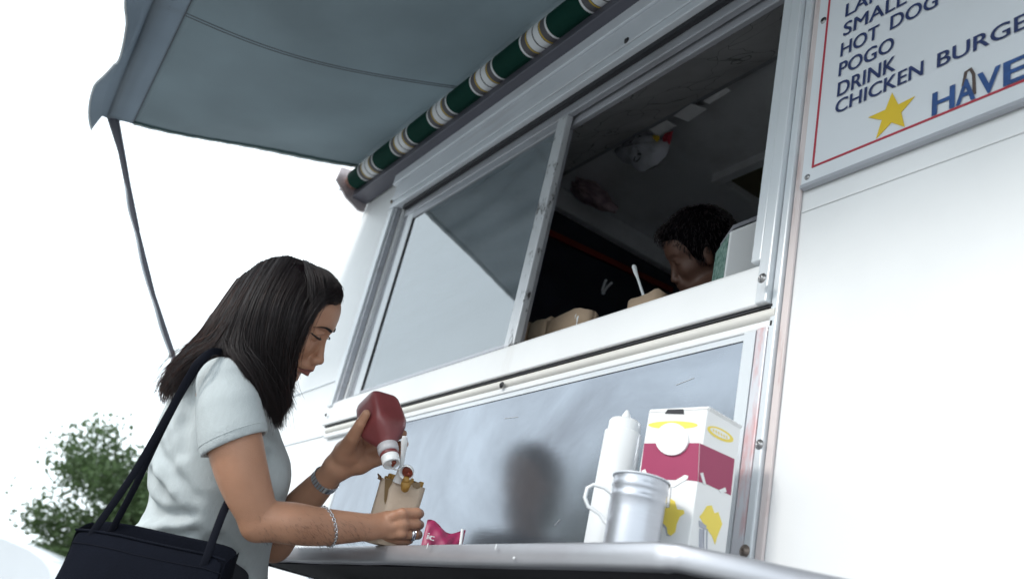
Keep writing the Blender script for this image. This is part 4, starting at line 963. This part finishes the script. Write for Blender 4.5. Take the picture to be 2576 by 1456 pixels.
# trousers and shoes
up = np.array((CAM_R[0][2], -CAM_R[1][2], -CAM_R[2][2]))
hip = Lc(515,1470,0); hz = float(toW(hip)[2])
TF = Field(hip+up*(-hz)-np.array((.30,.08,.30)), hip+np.array((.34,.12,.34)), .009)
for s_ in (-1,1):
    hp = hip+np.array((0,0,.075*s_)); kn = hp-up*(hz-.48); an_ = hp-up*(hz-.10)
    TF.chain([(hip+up*.03+np.array((0,0,.05*s_)),.10),(hp-up*.08,.095),(kn,.062),(an_,.055)], .03)
    q = MB(); a = toW(an_); fd = np.array((.57,.82,0)); q.tube([(a[0]-fd[0]*.06,a[1]-fd[1]*.06,.045),(a[0],a[1],.05),(a[0]+fd[0]*.09,a[1]+fd[1]*.09,.04),(a[0]+fd[0]*.17,a[1]+fd[1]*.17,.025)], [.036,.042,.042,.024], 12, up=(0,0,1)); q.build('shoe', M['black_rubber'], WM)
V, F_ = TF.mesh(); mesh_obj('trousers', V, F_, [trous], WM)

# hair: a dark under-mass and many strands
GA = [[(823,697,0),(843,719,.014),(852,742,.016),(848,756,.024),(831,751,.045),(806,752,.060),(774,795,.073),(746,850,.076)],
      [(816,692,0),(834,710,.022),(839,728,.038),(824,737,.051),(800,750,.062),(762,810,.076),(736,880,.075),(722,945,.068)],
      [(830,706,0),(798,733,.040),(762,775,.066),(741,825,.078),(727,880,.076),(718,935,.070),(718,962,.064),(738,984,.058)],
      [(816,691,0),(786,722,.046),(754,775,.080),(735,835,.090),(724,890,.088),(718,945,.080),(718,990,.072),(722,1022,.066)],
      [(800,684,0),(772,718,.052),(744,775,.088),(724,840,.100),(712,900,.098),(710,960,.090),(710,1010,.080),(708,1048,.074)],
      [(765,664,0),(738,705,.060),(708,765,.098),(690,830,.112),(680,900,.112),(682,960,.104),(692,1020,.092),(699,1066,.082)],
      [(725,650,0),(698,695,.062),(668,755,.102),(648,825,.118),(642,890,.126),(655,950,.128),(672,1010,.114),(684,1058,.102)],
      [(690,654,0),(660,700,.058),(628,765,.098),(606,830,.120),(602,880,.142),(622,922,.156),(644,972,.152),(662,1030,.134)],
      [(674,660,0),(644,707,.055),(610,770,.092),(584,830,.114),(573,866,.130),(590,894,.150),(614,928,.160),(634,970,.158)]]
GB_ = [[(672,661,0),(642,708,.054),(606,770,.090),(577,830,.110),(552,868,.118),(520,895,.118),(488,925,.108),(462,962,.098)],
       [(655,668,0),(624,715,.050),(590,775,.085),(560,830,.102),(534,872,.108),(500,903,.106),(468,945,.096),(442,992,.085)],
       [(625,690,0),(594,735,.040),(560,790,.065),(530,840,.076),(500,882,.076),(465,922,.068),(437,962,.060),(420,1008,.055)],
       [(604,706,0),(572,752,.020),(540,800,.035),(510,845,.040),(478,884,.035),(447,915,.030),(424,952,.020),(412,992,.015)],
       [(602,708,-.012),(570,755,-.020),(536,803,-.03),(505,852,-.035),(474,892,-.04),(446,928,-.05),(424,965,-.05),(414,1000,-.05)]]
GC = [[(x+4,y+2,-w*.93-.002) for x, y, w in g] for g in (GA[2],GA[4],GA[6],GA[7],GB_[1])]
GD = [[(806,686,.004),(822,698,.010),(838,716,.014),(848,732,.014),(853,744,.010),(851,754,.0),(846,764,-.016)],
      [(790,678,-.004),(812,690,-.010),(832,708,-.014),(845,728,-.016),(851,744,-.022),(848,760,-.034),(840,785,-.048)]]
def guides(G): return np.array([[Lc(*p) for p in g] for g in G])
HF = Field(Lc(395,1090,-.17), Lc(870,630,.0)+np.array((0,0,.19)), .0034)
for G in (GA, GB_, GC):
    GG = guides(G); n_ = len(GG)
    fine = [(1-t)*GG[i]+t*GG[i+1] for i in range(n_-1) for t in (0,.5)]+[GG[-1]]
    for gi, g in enumerate(fine):
        cc = cr(g, 12); ctr = HO+(-20*ef+25*eu)*.001
        rr_ = np.interp(np.linspace(0,1,12), (0,.15,.5,.8,1), (.008,.012,.014,.011,.004))
        cc = cc.copy(); 
        inw = (ctr-cc); inw /= np.linalg.norm(inw,axis=1)[:,None]; cc += inw*(rr_[:,None]*1.6+.004); cc[:,2] -= np.sign(cc[:,2])*np.linspace(0,.014,12); cc[:,1] += np.linspace(0,.010,12)
        m_ = 6 if (G is GA and gi > 9) else 11; HF.chain(list(zip(cc[:m_], rr_[:m_])), .014)
HF.ell(HB(-26,42,0), (.084,.074,.075), np.array((ef,eu,es)), .01)
V, F_ = HF.mesh(); under = mat('hair_under', (.007,.005,.006), 1.0, var=.3, scale=40, spec=.0)
mesh_obj('hair', V, F_, [under], WM)
hm_ = bpy.data.materials.new('hair_strands'); hm_.use_nodes = True; N = hm_.node_tree; N.nodes.remove(N.nodes['Principled BSDF'])
hbs = N.nodes.new('ShaderNodeBsdfHairPrincipled'); hbs.parametrization = 'MELANIN'
for nm, v_ in (('Melanin',.995),('Melanin Redness',.35),('Roughness',.34),('Radial Roughness',.45),('Random Color',.12),('Random Roughness',.3)):
    if nm in hbs.inputs: hbs.inputs[nm].default_value = v_
hdf = N.nodes.new('ShaderNodeBsdfDiffuse'); hdf.inputs[0].default_value = (.020,.0125,.014,1); hmx = N.nodes.new('ShaderNodeMixShader'); hmx.inputs[0].default_value = .45
N.links.new(hbs.outputs[0], hmx.inputs[1]); N.links.new(hdf.outputs[0], hmx.inputs[2]); N.links.new(hmx.outputs[0], N.nodes['Material Output'].inputs[0])
strands = []
def grow(G, n, seed, spread=.004, tip=.010, lift=.003, cl=46):
    rr = np.random.default_rng(seed); GG = guides(G); k = len(GG)-1; m_ = 22
    clu = rr.uniform(0, k, cl); cln = rr.normal(size=(cl,3)); clen = rr.uniform(.9,1.06,cl)
    for i in range(n):
        u = rr.uniform(0, k); ci = np.argmin(np.abs(clu-u)+rr.uniform(0,.12,cl)); a = min(int(u), k-1); t = u-a
        ue = .5*u+.5*clu[ci]; ae = min(int(ue), k-1); te = ue-ae
        s0 = (1-t)*GG[a]+t*GG[a+1]; s1 = (1-te)*GG[ae]+te*GG[ae+1]
        wv = np.linspace(0,1,len(s0))[:,None]**1.3
        c = cr(s0*(1-wv)+s1*wv, m_); q = np.linspace(0,1,m_)[:,None]
        ctr = HO+(-20*ef+20*eu)*.001; out = c-ctr; out /= np.linalg.norm(out,axis=1)[:,None]
        j = rr.normal(size=3); 
        c = c+out*(lift*rr.uniform(-.6,1.9))+(rr.normal(size=3)*spread)*(.25+.75*q)+(j*tip*.35+cln[ci]*tip*.5)*q**2
        ph_ = rr.uniform(0,6.3); c = c+np.outer(np.sin(q[:,0]*rr.uniform(5,11)+ph_), rr.normal(size=3))*.0021*q
        ln = clen[ci]*rr.uniform(.76,1.03); 
        if ln < 1: c = c[:max(8,int(m_*ln))]
        strands.append(c)
grow(GA, 13000, 1, .0030, .010); grow(GB_, 5200, 2, .0040, .012); grow([GA[-1][:7], GB_[0][:7]], 900, 6, .003, .004, .003, 8); grow(GA[:4], 2600, 7, .0055, .008, .004, 14); grow(GC, 1500, 3); grow([[(812,688,.004),(824,700,.014),(838,716,.018),(848,730,.018),(852,744,.016)],[(800,683,.0),(815,690,.014),(828,703,.024),(836,718,.032),(838,732,.038)],[(780,672,0),(795,684,.030),(806,704,.048),(812,726,.056),(812,744,.060)],[(760,662,0),(770,682,.040),(778,710,.062),(780,745,.072),(776,775,.076)]], 2200, 8, .0035, .004, .004, 10); grow(GD, 700, 4, .0022, .004, .002, 20)
rr = np.random.default_rng(9)
for i in range(130):           # loose flyaway hairs
    G = GB_ if i % 3 else GA; g = guides(G)[rr.integers(0, len(G))]; c = cr(g, 22); q = np.linspace(0,1,22)[:,None]
    strands.append(c+rr.normal(size=3)*.016*q**1.5+np.array((-.010 if G is GB_ else .006,.006,.004))*q*rr.uniform(0,1.6)+np.outer(np.sin(q[:,0]*9+i), rr.normal(size=3))*.002)
hc = bpy.data.hair_curves.new('hair_strands'); hc.add_curves([len(c) for c in strands])
pts_ = toW(np.concatenate(strands)); ho = link('hair_strands', hc, WM)
hc.attributes['position'].data.foreach_set('vector', pts_.astype(np.float32).ravel())
ra_ = hc.attributes.get('radius') or hc.attributes.new('radius', 'FLOAT', 'POINT')
rads = np.concatenate([np.interp(np.linspace(0,1,len(c)), (0,.7,1), (.00046,.00040,.00014)) for c in strands]); ra_.data.foreach_set('value', rads.astype(np.float32))
hc.materials.append(hm_)

# fine hairs of the forearm
fa = VB[(VB[:,2] > .07) & (np.abs((VB-Lc(800,1322,.15))[:,0]) < .085) & (np.abs((VB-Lc(800,1322,.15))[:,1]) < .045)]
rr = np.random.default_rng(31); ah = []; axd = Lc(930,1325,.075)-Lc(740,1316,.18); axd /= np.linalg.norm(axd)
for p in fa[rr.integers(0, len(fa), 1100)]:
    d = axd*rr.uniform(.4,1)+np.array((0,-.9,.25))*rr.uniform(.2,1); d += rr.normal(size=3)*.15; d /= np.linalg.norm(d); L_ = rr.uniform(.005,.011)
    t = np.linspace(0,1,4)[:,None]; ah.append(p+d*L_*t+np.array((0,0,.0012))*t)
hc3 = bpy.data.hair_curves.new('arm_hair'); hc3.add_curves([4]*len(ah)); p3 = toW(np.concatenate(ah)); link('arm_hair', hc3, WM)
hc3.attributes['position'].data.foreach_set('vector', p3.astype(np.float32).ravel()); r3 = hc3.attributes.get('radius') or hc3.attributes.new('radius', 'FLOAT', 'POINT'); r3.data.foreach_set('value', np.full(len(p3), .00009, np.float32)); hc3.materials.append(browm)

# wrist watch, chain bracelet, ring
def ringpts(c, ax, r, n=40, ell_=1.0):
    ax = np.array(ax)/np.linalg.norm(ax); a = np.cross(ax,(0,0,1.)); a /= np.linalg.norm(a); b = np.cross(ax,a)
    return [c+r*(math.cos(g)*a*ell_+math.sin(g)*b) for g in np.linspace(0,2*math.pi,n,endpoint=False)]
def snap(pts, c, F=BF, off=.0008):
    out = []
    for p in pts:
        d = p-c; d /= np.linalg.norm(d); h_ = F.hit(c+d*.06, -d, 240, .00025); out.append((h_ if h_ is not None else p)+d*off)
    return out
wc = Lc(818,1207,-.052); wa = Lc(848,1172,-.040)-Lc(792,1233,-.07); wa /= np.linalg.norm(wa)
wp = snap(ringpts(wc, wa, .03, 26), wc)
wt_ = empty('wrist_watch', tuple(toW(wc)), 'silver link wrist watch on the arm that holds the ketchup bottle', 'watch')
for i in range(26):
    a, b = wp[i], wp[(i+1) % 26]; c_ = (a+b)/2; out = c_-wc; out -= wa*(out@wa); out /= np.linalg.norm(out); tn = (b-a)/2
    q = MB(); big = i in (3,4,5,)
    Wv = lambda v: toW(v)-toW(np.zeros(3))
    q.obox(toW(c_+out*.0012), Wv(tn*.90), Wv(wa*(.0075 if not big else .0095)), Wv(out*(.0013 if not big else .003))); q.build('link', silver, wt_, bevel=.0006)
bc_ = Lc(822,1327,.140); ba_ = Lc(880,1326,.105)-Lc(800,1325,.150); ba_ /= np.linalg.norm(ba_); ba_ = ba_+np.array((.02,.28,0)); ba_ /= np.linalg.norm(ba_)
bp2 = snap(ringpts(bc_, ba_, .04, 46), bc_, off=.0014)
br = empty('chain_bracelet', tuple(toW(bc_)), 'silver chain bracelet on the forearm resting on the counter', 'bracelet')
for i in range(46):
    a, b = bp2[i], bp2[(i+1) % 46]; c_ = (a+b)/2; tn = (b-a); L_ = np.linalg.norm(tn); tn /= L_; out = c_-bc_; out /= np.linalg.norm(out); sd_ = np.cross(tn, out)
    if i % 2: sd_, out = out, sd_
    q = MB(); q.tube([toW(c_+tn*L_*.72*math.cos(g)+sd_*.0028*math.sin(g)) for g in np.linspace(0,2*math.pi,11)], .00085, 5, cap=False); q.build('link', silver, br)
rc = Lc(1036,1343,hw-.001); rx = Lc(1043,1343,hw-.003)-Lc(1012,1342,hw+.008); rx /= np.linalg.norm(rx)
rp_ = ringpts(rc, rx, px(14.6,.05), 24)
q = MB(); G_ = [[toW(p+rx*o_+(p-rc)/np.linalg.norm(p-rc)*h_) for p in rp_+rp_[:1]] for o_, h_ in ((-.0036,0),(-.0036,.0014),(.0036,.0014),(.0036,0))]; q.sheet(G_); tag(q.build('finger_ring', silver), 'wide silver ring on the finger gripping the paper bag', 'ring')

# ---------------------------------------------------------------- ketchup bottle held upside down
KB = empty('ketchup_bottle', tuple(toW(Lc(950,1060,0))), 'red square ketchup bottle held upside down over the paper bag', 'bottle')
kb0 = Lc(947,1010,-.040); kb1 = Lc(985,1167,.058); kax = kb1-kb0; KL = np.linalg.norm(kax); kax /= KL
kup = np.array((0,0,1.))-kax*kax[2]; kup /= np.linalg.norm(kup); KROT = -.22; kup = kup*math.cos(KROT)+np.cross(kax,kup)*math.sin(KROT)
Wd = lambda v: toW(v)-toW(np.zeros(3))
def sq(pw):
    def fn(g, h_):
        p_ = pw if h_ < KL*.42 else pw+(2-pw)*min(1,(h_-KL*.42)/(KL*.30)); return 1/((abs(math.cos(g))**p_+abs(math.sin(g))**p_)**(1/p_))
    return fn
RS = .0375
prof_ = [(-.004,.018),(-.003,.026),(.002,.0315),(.010,.0345),(.020,.0355),(KL*.30,.0375),(KL*.42,.0378),(KL*.50,.0355),(KL*.58,.0295),(KL*.65,.0225),(KL*.70,.0182),(KL*.72,.0175)]
# body as a square with soft corners, one corner towards the viewer
sfun = sq(5.5)
q = MB(); q.lathe(toW(kb0), Wd(kax), prof_, 64, up=Wd(kup*math.cos(.785)+np.cross(kax,kup)*math.sin(.785)), shape=sfun); q.build('body', M['bottle_red'], KB)
q = MB(); q.lathe(toW(kb0), Wd(kax), [(KL*.715,.0195),(KL*.72,.0205),(KL*.80,.0205),(KL*.83,.0190),(KL*.835,.0165)], 40); q.build('collar', mat('bottle_collar', (.62,.60,.62), .4, var=.25, scale=60), KB)
q = MB(); q.lathe(toW(kb0), Wd(kax), [(KL*.832,.0168),(KL*.85,.0185),(KL*.875,.0185),(KL*.885,.0165)], 36); q.build('ring', M['bottle_red'], KB)
q = MB(); q.lathe(toW(kb0), Wd(kax), [(KL*.88,.0165),(KL*.885,.0175),(KL*.985,.0172),(KL,.0163),(KL*.998,.0140),(KL*.975,.0132),(KL*.975,.0045),(KL*1.0,.004),(KL*1.0,.002)], 36); cp = q.build('cap', M['plastic_white'], KB)
kd1 = kup*0; sdn = np.cross(kax, kup)
cc_ = kb0+kax*KL*.978
drip = [cc_-sdn*.004+kup*.002, cc_-sdn*.002-kup*.003+kax*.003, cc_+kax*.002-kup*.009-sdn*.001]
q = MB(); q.ball(toW(cc_+kax*.001-sdn*.0045+kup*.001), .0052, 8); q.tube([toW(p) for p in drip], [.003,.0035,.0025], 8); q.build('ketchup_drip', M['ketchup'], cp)
fl0 = Lc(1023,1186,.040); fn_ = np.array((-.15,-.25,.95)); fn_ /= np.linalg.norm(fn_)
q = MB(); q.lathe(toW(fl0), Wd(fn_), [(-.004,.0002),(-.004,.0135),(.0055,.0150),(.0055,.0136),(-.001,.0122),(-.0015,.0002)], 30); fd_ = q.build('flip_lid', M['plastic_white'], KB)
q = MB(); q.lathe(toW(fl0+np.array((.002,-.001,0))), Wd(fn_), [(-.001,.0118),(.0015,.0112),(.0022,.006),(.0016,.0002)], 24); q.ball(toW(fl0+np.array((.004,-.004,.002))), .0045, 8); q.build('ketchup_smear', M['ketchup'], fd_)
q = MB(); a = kb0+kax*KL*.985-kup*.013+sdn*.004; b_ = fl0+np.array((-.011,.006,0)); q.tube([toW(a), toW((a+b_)/2+np.array((0,-.003,0))), toW(b_)], [.0045,.0035,.0045], 8, flat=.4); q.build('hinge', M['plastic_white'], fd_)

# paper bag of fries in the right hand
bw = .008
BC = toW(Lc(999,1262,bw)); zb = zc+.0005; bl_ = float(toW(Lc(1000,1210,bw))[2])-zb
rv = np.array((.57,.82)); tv = np.array((.82,-.57))
cn_ = [(-.0455,.002),(-.012,.026),(.0455,.004),(.008,-.028)]
cw = [rv*a+tv*b for a, b in cn_]
def corner(g):
    t = (g/(2*math.pi)*4) % 4; i = int(t); f_ = t-i; f_ = f_*f_*(3-2*f_)*.25+f_*.75; return cw[i]*(1-f_)+cw[(i+1) % 4]*f_
HBG = pouch('paper_bag', (BC[0],BC[1],zb), .04, bl_, 'kraft_pale', 'pale paper bag of fries gripped by the woman on the counter edge', 'paper bag', None, corner=corner, seed=21, wav=.003)
def bagpt(x, y, w): return toW(Lc(x,y,w))
def bag_face(x, y, off=.0012):         # point on the outside of the bag seen at (x, y)
    r_ = ray(x, y); best = None; tilt = 1.0
    for i in (3,0,1,2):
        a = np.array((BC[0],BC[1]))+cw[i]; b = np.array((BC[0],BC[1]))+cw[(i+1) % 4]; e = b-a; n_ = np.array((e[1],-e[0])); n_ /= np.linalg.norm(n_)
        if n_@((a+b)/2-np.array((BC[0],BC[1]))) < 0: n_ = -n_
        dn = n_@r_[:2]
        if dn > -1e-6: continue
        t = (n_@(a+n_*off-CAM_C[:2]))/dn; p = CAM_C+t*r_; s_ = (p[:2]-a)@e/(e@e)
        if -.02 <= s_ <= 1.02: return p
    return toW(Lc(x,y,bw+.03))
for pl, mt in (([(968,1204),(989,1203),(985,1216),(977,1230),(973,1255),(968,1268),(966,1255),(967,1232)],'grease'),([(1036,1214),(1057,1212),(1056,1226),(1048,1229),(1038,1224)],'grease')):
    P_ = [bag_face(*p) for p in pl]; q = MB(); q.prism(P_, np.array((*(tv*.0004),0))); q.build('grease_mark', M[mt], HBG)
rr = random.Random(4)
top = np.array((BC[0],BC[1],zb+bl_))
for i in range(26):
    a = rr.uniform(-.036,.036); b = rr.uniform(-.012,.007)*(1-abs(a)/.045); p = top+np.array((*(rv*a+tv*b),0)); d = np.array((rr.uniform(-.12,.12),rr.uniform(-.12,.12),1.)); L_ = rr.uniform(.003,.015)
    q = MB(); q.obox(p+d*(L_-.03), d*.03, np.array((.0042,0,0)), np.array((0,.0042,0))); tag(q.build('french_fry', M['fry'] if rr.random() < .8 else M['fry_dark'], None, bevel=.0012), 'golden french fry poking out of the pale paper bag', 'french fry', 'fries in the held paper bag')
q = MB(); c_ = toW(Lc(1021,1216,.036)); q.ball(c_, .0115, 9, sc=(.85,.85,1.25)); q.ball(c_+np.array((.004,-.003,.006)), .008, 8); q.ball(c_+np.array((-.003,.002,-.008)), .008, 8)
tag(q.build('fried_lump', M['fry'], None), 'lumpy browned potato piece hanging over the bag rim', 'french fry')
q = MB(); c_ = toW(Lc(953,1204,.0)); q.tube([c_, c_+np.array((.002,0,.004)), c_+np.array((-.004,-.004,.010))], [.004,.0035,.001], 6); tag(q.build('french_fry', M['fry_dark'], None), 'dark curled fry tip at the corner of the bag away from the bottle lid', 'french fry')
fp = [Lc(x,y,w) for x, y, w in ((1000,1212,.022),(1004,1196,.026),(1010,1170,.036),(1014,1140,.046),(1016,1122,.052),(1017,1108,.055),(1018,1097,.057))]
fork_handle('plastic_fork', [toW(p) for p in fp], [.0105,.0080,.0042,.0048,.0062,.0068,.0050], 'white plastic fork stuck upright in the held bag of fries')

# ---------------------------------------------------------------- shoulder bag
BG = empty('shoulder_bag', tuple(toW(Lc(370,1420,.22))), 'black fabric shoulder bag with two straps hanging behind the woman', 'bag')
topf = [(190,1330),(235,1334),(300,1346),(350,1358),(450,1379),(530,1394),(572,1409)]
wf = .245
def bagrow(off, w, sg_=0., k=1.):
    rows = []
    for j in range(9):
        t = j/8; row = []
        for i, (x, y) in enumerate(topf):
            s_ = i/6; p = toW(Lc(x,y,w)); bul = math.sin(math.pi*s_)*math.sin(math.pi*min(1,t*1.1))*.016*k
            p = p+np.array((0,0,-.23*t))+CAM_R[2]*(-1)*bul+CAM_R[0]*(.004*math.sin(9*t+4*s_))
            row.append(p)
        rows.append(row)
    return rows
q = MB(); fr_ = bagrow(0, wf, k=1.); bk_ = bagrow(0, wf-.07, k=-1.)
off_ = toW(Lc(572,1409,wf))-toW(Lc(572,1409,wf-.07))
bk_ = [[p-CAM_R[2]*-1*.065 - CAM_R[2]*-1*0 for p in bagrow(0, wf, k=-.6)[j]] for j in range(9)]
bk_ = [[f_+CAM_R[2]*.065+CAM_R[0]*.006 for f_ in row] for row in bagrow(0, wf, k=-.6)]
q.sheet(fr_); q.sheet([r[::-1] for r in bk_])
for e in (0, 6):
    q.sheet([[fr_[j][e]*(1-k)+bk_[j][e]*k+CAM_R[0]*(.010*math.sin(math.pi*k)*(1 if e else -1)*(.3+.7*j/8)) for k in (0,.25,.5,.75,1)] for j in range(9)])
q.sheet([[fr_[8][i]*(1-k)+bk_[8][i]*k for k in (0,1)] for i in range(7)])
q.build('pouch', bagm, BG, solid=.002, subsurf=1)
q = MB(); q.tube([p+CAM_R[2]*-.001 for p in fr_[0]], .0022, 6); q.build('top_edge', bagm, BG)
q = MB(); q.tube([fr_[1][i]*.75+fr_[0][i]*.25+CAM_R[2]*-.0015 for i in range(7)], .0009, 5); q.build('stitch_line', strapm, BG)
def strap(pts, wd, name='strap'):
    c = cr([Lc(*p) for p in pts], 46); q = MB(); rows = []
    for i in range(46):
        t = c[min(i+1,45)]-c[max(i-1,0)]; t /= np.linalg.norm(t); s_ = np.cross(t, (0.25,.1,1.)); s_ /= np.linalg.norm(s_); n_ = np.cross(s_,t)
        rows.append([toW(c[i]+s_*wd*a+n_*.0022*b) for a, b in ((-1,-.6),(-.8,-1),(.8,-1),(1,-.6),(1,.6),(.8,1),(-.8,1),(-1,.6),(-1,-.6))])
    q.sheet(rows); return q.build(name, strapm, BG)
sa = strap([(213,1380,.2475),(234,1338,.246),(330,1200,.225),(395,1090,.212),(440,1010,.205),(476,945,.206),(500,909,.203),(535,884,.175),(575,890,.10)], .0062)
strap([(272,1350,.185),(292,1312,.186),(345,1212,.19),(402,1092,.196),(446,1006,.196),(486,940,.196),(512,906,.190),(540,884,.16),(580,895,.09)], .0058)
strap([(585,1200,.14),(590,1235,.165),(570,1268,.205),(545,1330,.232),(520,1400,.250),(506,1434,.2535)], .0068)
for x, y in ((213,1380),(506,1434)):
    c_ = Lc(x,y,.2485 if x < 300 else .2545); q = MB(); q.tube([toW(c_+np.array((.0075*math.cos(g),.0058*math.sin(g),0))) for g in np.linspace(0,2*math.pi,21)], .0011, 6, cap=False); q.build('eyelet', silver, BG)

# ---------------------------------------------------------------- the cook inside
MO = PD(1752, 644, 2.5)
MN = empty('person', (float(MO[0])-.1, float(MO[1])+.15, .7), 'dark haired man in shade leaning forward inside the truck', 'person')
mef = np.array((-.93,-.36,0.05)); mef /= np.linalg.norm(mef); meu = np.array((-.36,.93,0)); meu = meu-mef*(meu@mef); meu /= np.linalg.norm(meu); mes = np.cross(mef, meu)
mes = mes if mes[2] > 0 else -mes
MF = Field((-.30,-.55,-.30), (.42,.20,.26), .0042); z3_ = np.zeros(3)
upm = up
nk0 = z3_+(-35*mef-70*meu)*.001; nk1 = nk0-upm*.06-mef*.02
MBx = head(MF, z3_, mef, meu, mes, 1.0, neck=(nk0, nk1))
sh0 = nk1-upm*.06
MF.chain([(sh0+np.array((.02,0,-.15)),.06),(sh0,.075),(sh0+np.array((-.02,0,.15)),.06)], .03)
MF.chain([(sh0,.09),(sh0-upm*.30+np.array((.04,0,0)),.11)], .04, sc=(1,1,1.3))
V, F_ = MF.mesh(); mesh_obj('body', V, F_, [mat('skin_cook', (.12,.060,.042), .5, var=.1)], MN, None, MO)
mh = Field((-.20,-.16,-.14), (.20,.20,.16), .004)
mh.ell((-26*mef+44*meu)*.001, (.098,.086,.086), np.array((mef,meu,mes)), .01); mh.ell((48*mef+88*meu)*.001, (.032,.020,.055), np.array((mef,meu,mes)), .02); mh.ell((-70*mef-10*meu)*.001, (.045,.06,.07), np.array((mef,meu,mes)), .03)
for s_ in (-1,1): mh.cap((10*mef+20*meu+70*s_*mes)*.001, (8*mef-8*meu+74*s_*mes)*.001, .012,.008,.02)
mh.ell((60*mef+10*meu)*.001, (.04,.052,.09), np.array((mef,meu,mes)), .01, True)
V, F_ = mh.mesh(); mesh_obj('hair', V, F_, [mat('cook_hair', (.004,.0035,.0045), 1.0, spec=0.)], MN, None, MO)
rr = np.random.default_rng(12); sv = V[rr.integers(0, len(V), 2000)]; cst = []
cro = (-40*mef+100*meu)*.001
for p in sv:
    d = p-cro; d -= (p/np.linalg.norm(p))*(d@(p/np.linalg.norm(p))); d /= np.linalg.norm(d)+1e-6; n_ = p/np.linalg.norm(p); L_ = rr.uniform(.009,.019); j = rr.normal(size=3)*.0015
    t = np.linspace(0,1,6)[:,None]; cst.append(p+d*L_*t+n_*(.004*np.sin(t*2.8))+j*t)
hc2 = bpy.data.hair_curves.new('hair_strands'); hc2.add_curves([6]*len(cst)); p2 = toW(np.concatenate(cst), MO); link('hair_strands', hc2, MN)
hc2.attributes['position'].data.foreach_set('vector', p2.astype(np.float32).ravel()); r2 = hc2.attributes.get('radius') or hc2.attributes.new('radius', 'FLOAT', 'POINT'); r2.data.foreach_set('value', np.full(len(p2), .0007, np.float32)); hc2.materials.append(hm_)
sf = Field((-.34,-.75,-.34), (.46,-.02,.30), .006)
sf.chain([(sh0+np.array((.02,-.005,-.16)),.07),(sh0+np.array((0,-.01,0)),.088),(sh0+np.array((-.02,-.005,.16)),.07)], .03)
sf.chain([(sh0-upm*.05,.10),(sh0-upm*.35+np.array((.05,0,0)),.13),(sh0-upm*.55+np.array((.06,0,0)),.14)], .04, sc=(1,1,1.3))
for s_ in (-1,1): sf.chain([(sh0+np.array((0,-.01,.165*s_)),.065),(sh0-upm*.26+np.array((0,0,.20*s_)),.055),(sh0-upm*.36+np.array((-.18,0,.15*s_)),.045)], .02)
V, F_ = sf.mesh(); mesh_obj('shirt', V, F_, [mat('cook_shirt', (.03,.03,.04), .9)], MN, None, MO)
mp = MO+np.array((0.12,.22,0)); q = MB()
for s_ in (-.09,.09): q.tube([(mp[0]+s_,mp[1],1.45),(mp[0]+s_,mp[1],.78)], [.10,.06], 12)
q.build('trousers', trous, MN)

# ---------------------------------------------------------------- next customer, standing behind the woman
CO = np.array((-2.385,-.458,1.425)); CN_ = empty('person', (-2.50,-.55,0), 'dark haired customer in navy waiting behind the woman, mirrored in the steel panel', 'person')
lu = up; lf = toL(np.array((.45,.9,0.))+P0); lf = lf-lu*(lf@lu); lf /= np.linalg.norm(lf); ls_ = np.cross(lu, lf)
CF = Field((-.34,-1.0,-.36), (.36,.24,.34), .007)
c0 = np.zeros(3); n0 = -lu*.085-lf*.03; n1 = -lu*.15-lf*.05
head(CF, c0, lf, lu, ls_, .96, neck=(n0, n1))
sh1 = n1-lu*.07
CF.chain([(sh1-ls_*.115,.05),(sh1,.06),(sh1+ls_*.115,.05)], .03)
for s_ in (-1,1): CF.chain([(sh1+ls_*.125*s_,.048),(sh1+ls_*.135*s_-lu*.27,.040),(sh1+ls_*.125*s_-lu*.48+lf*.06,.030),(sh1+ls_*.12*s_-lu*.60+lf*.09,.026)], .015)
V, F_ = CF.mesh(); mesh_obj('body', V, F_, [skin], CN_, None, CO)
CH = Field((-.22,-.34,-.22), (.22,.20,.22), .006)
A3 = np.array((lf,lu,ls_))
CH.ell((-22*lf+42*lu)*.001, (.098,.09,.086), A3, .02); CH.ell((-50*lf-40*lu)*.001, (.055,.13,.09), A3, .04); CH.ell((52*lf-20*lu)*.001, (.05,.085,.068), A3, .01, True)
V, F_ = CH.mesh(); mesh_obj('hair', V, F_, [under], CN_, None, CO)
CS = Field((-.36,-.85,-.36), (.36,-.06,.36), .008)
CS.chain([(sh1-ls_*.115,.066),(sh1-lu*.01,.085),(sh1+ls_*.115,.066)], .03); CS.chain([(sh1-lu*.06,.095),(sh1-lu*.30+lf*.05,.098),(sh1-lu*.52+lf*.08,.10)], .04)
for s_ in (-1,1): CS.chain([(sh1+ls_*.125*s_,.062),(sh1+ls_*.135*s_-lu*.27,.052),(sh1+ls_*.125*s_-lu*.44+lf*.05,.042)], .02)
V, F_ = CS.mesh(); mesh_obj('shirt', V, F_, [mat('navy_shirt', (.02,.022,.035), .9)], CN_, None, CO)
q = MB(); hp_ = toW(sh1-lu*.50+lf*.08, CO)
for s_ in (-1,1):
    sd_ = np.array((.82,-.57,0))*s_*.075
    q = MB(); q.tube([hp_+sd_, (hp_+sd_)*np.array((1,1,0))+np.array((0,0,.48)), (hp_+sd_)*np.array((1,1,0))+np.array((0,0,.06))], [.095,.065,.05], 12); q.build('trouser_leg', trous, CN_)
    b_ = (hp_+sd_)*np.array((1,1,0)); q = MB(); q.tube([b_+np.array((-.015,-.06,.045)), b_+np.array((0,0,.05)), b_+np.array((.04,.16,.03))], [.036,.042,.026], 10, up=(0,0,1)); q.build('shoe', M['black_rubber'], CN_)
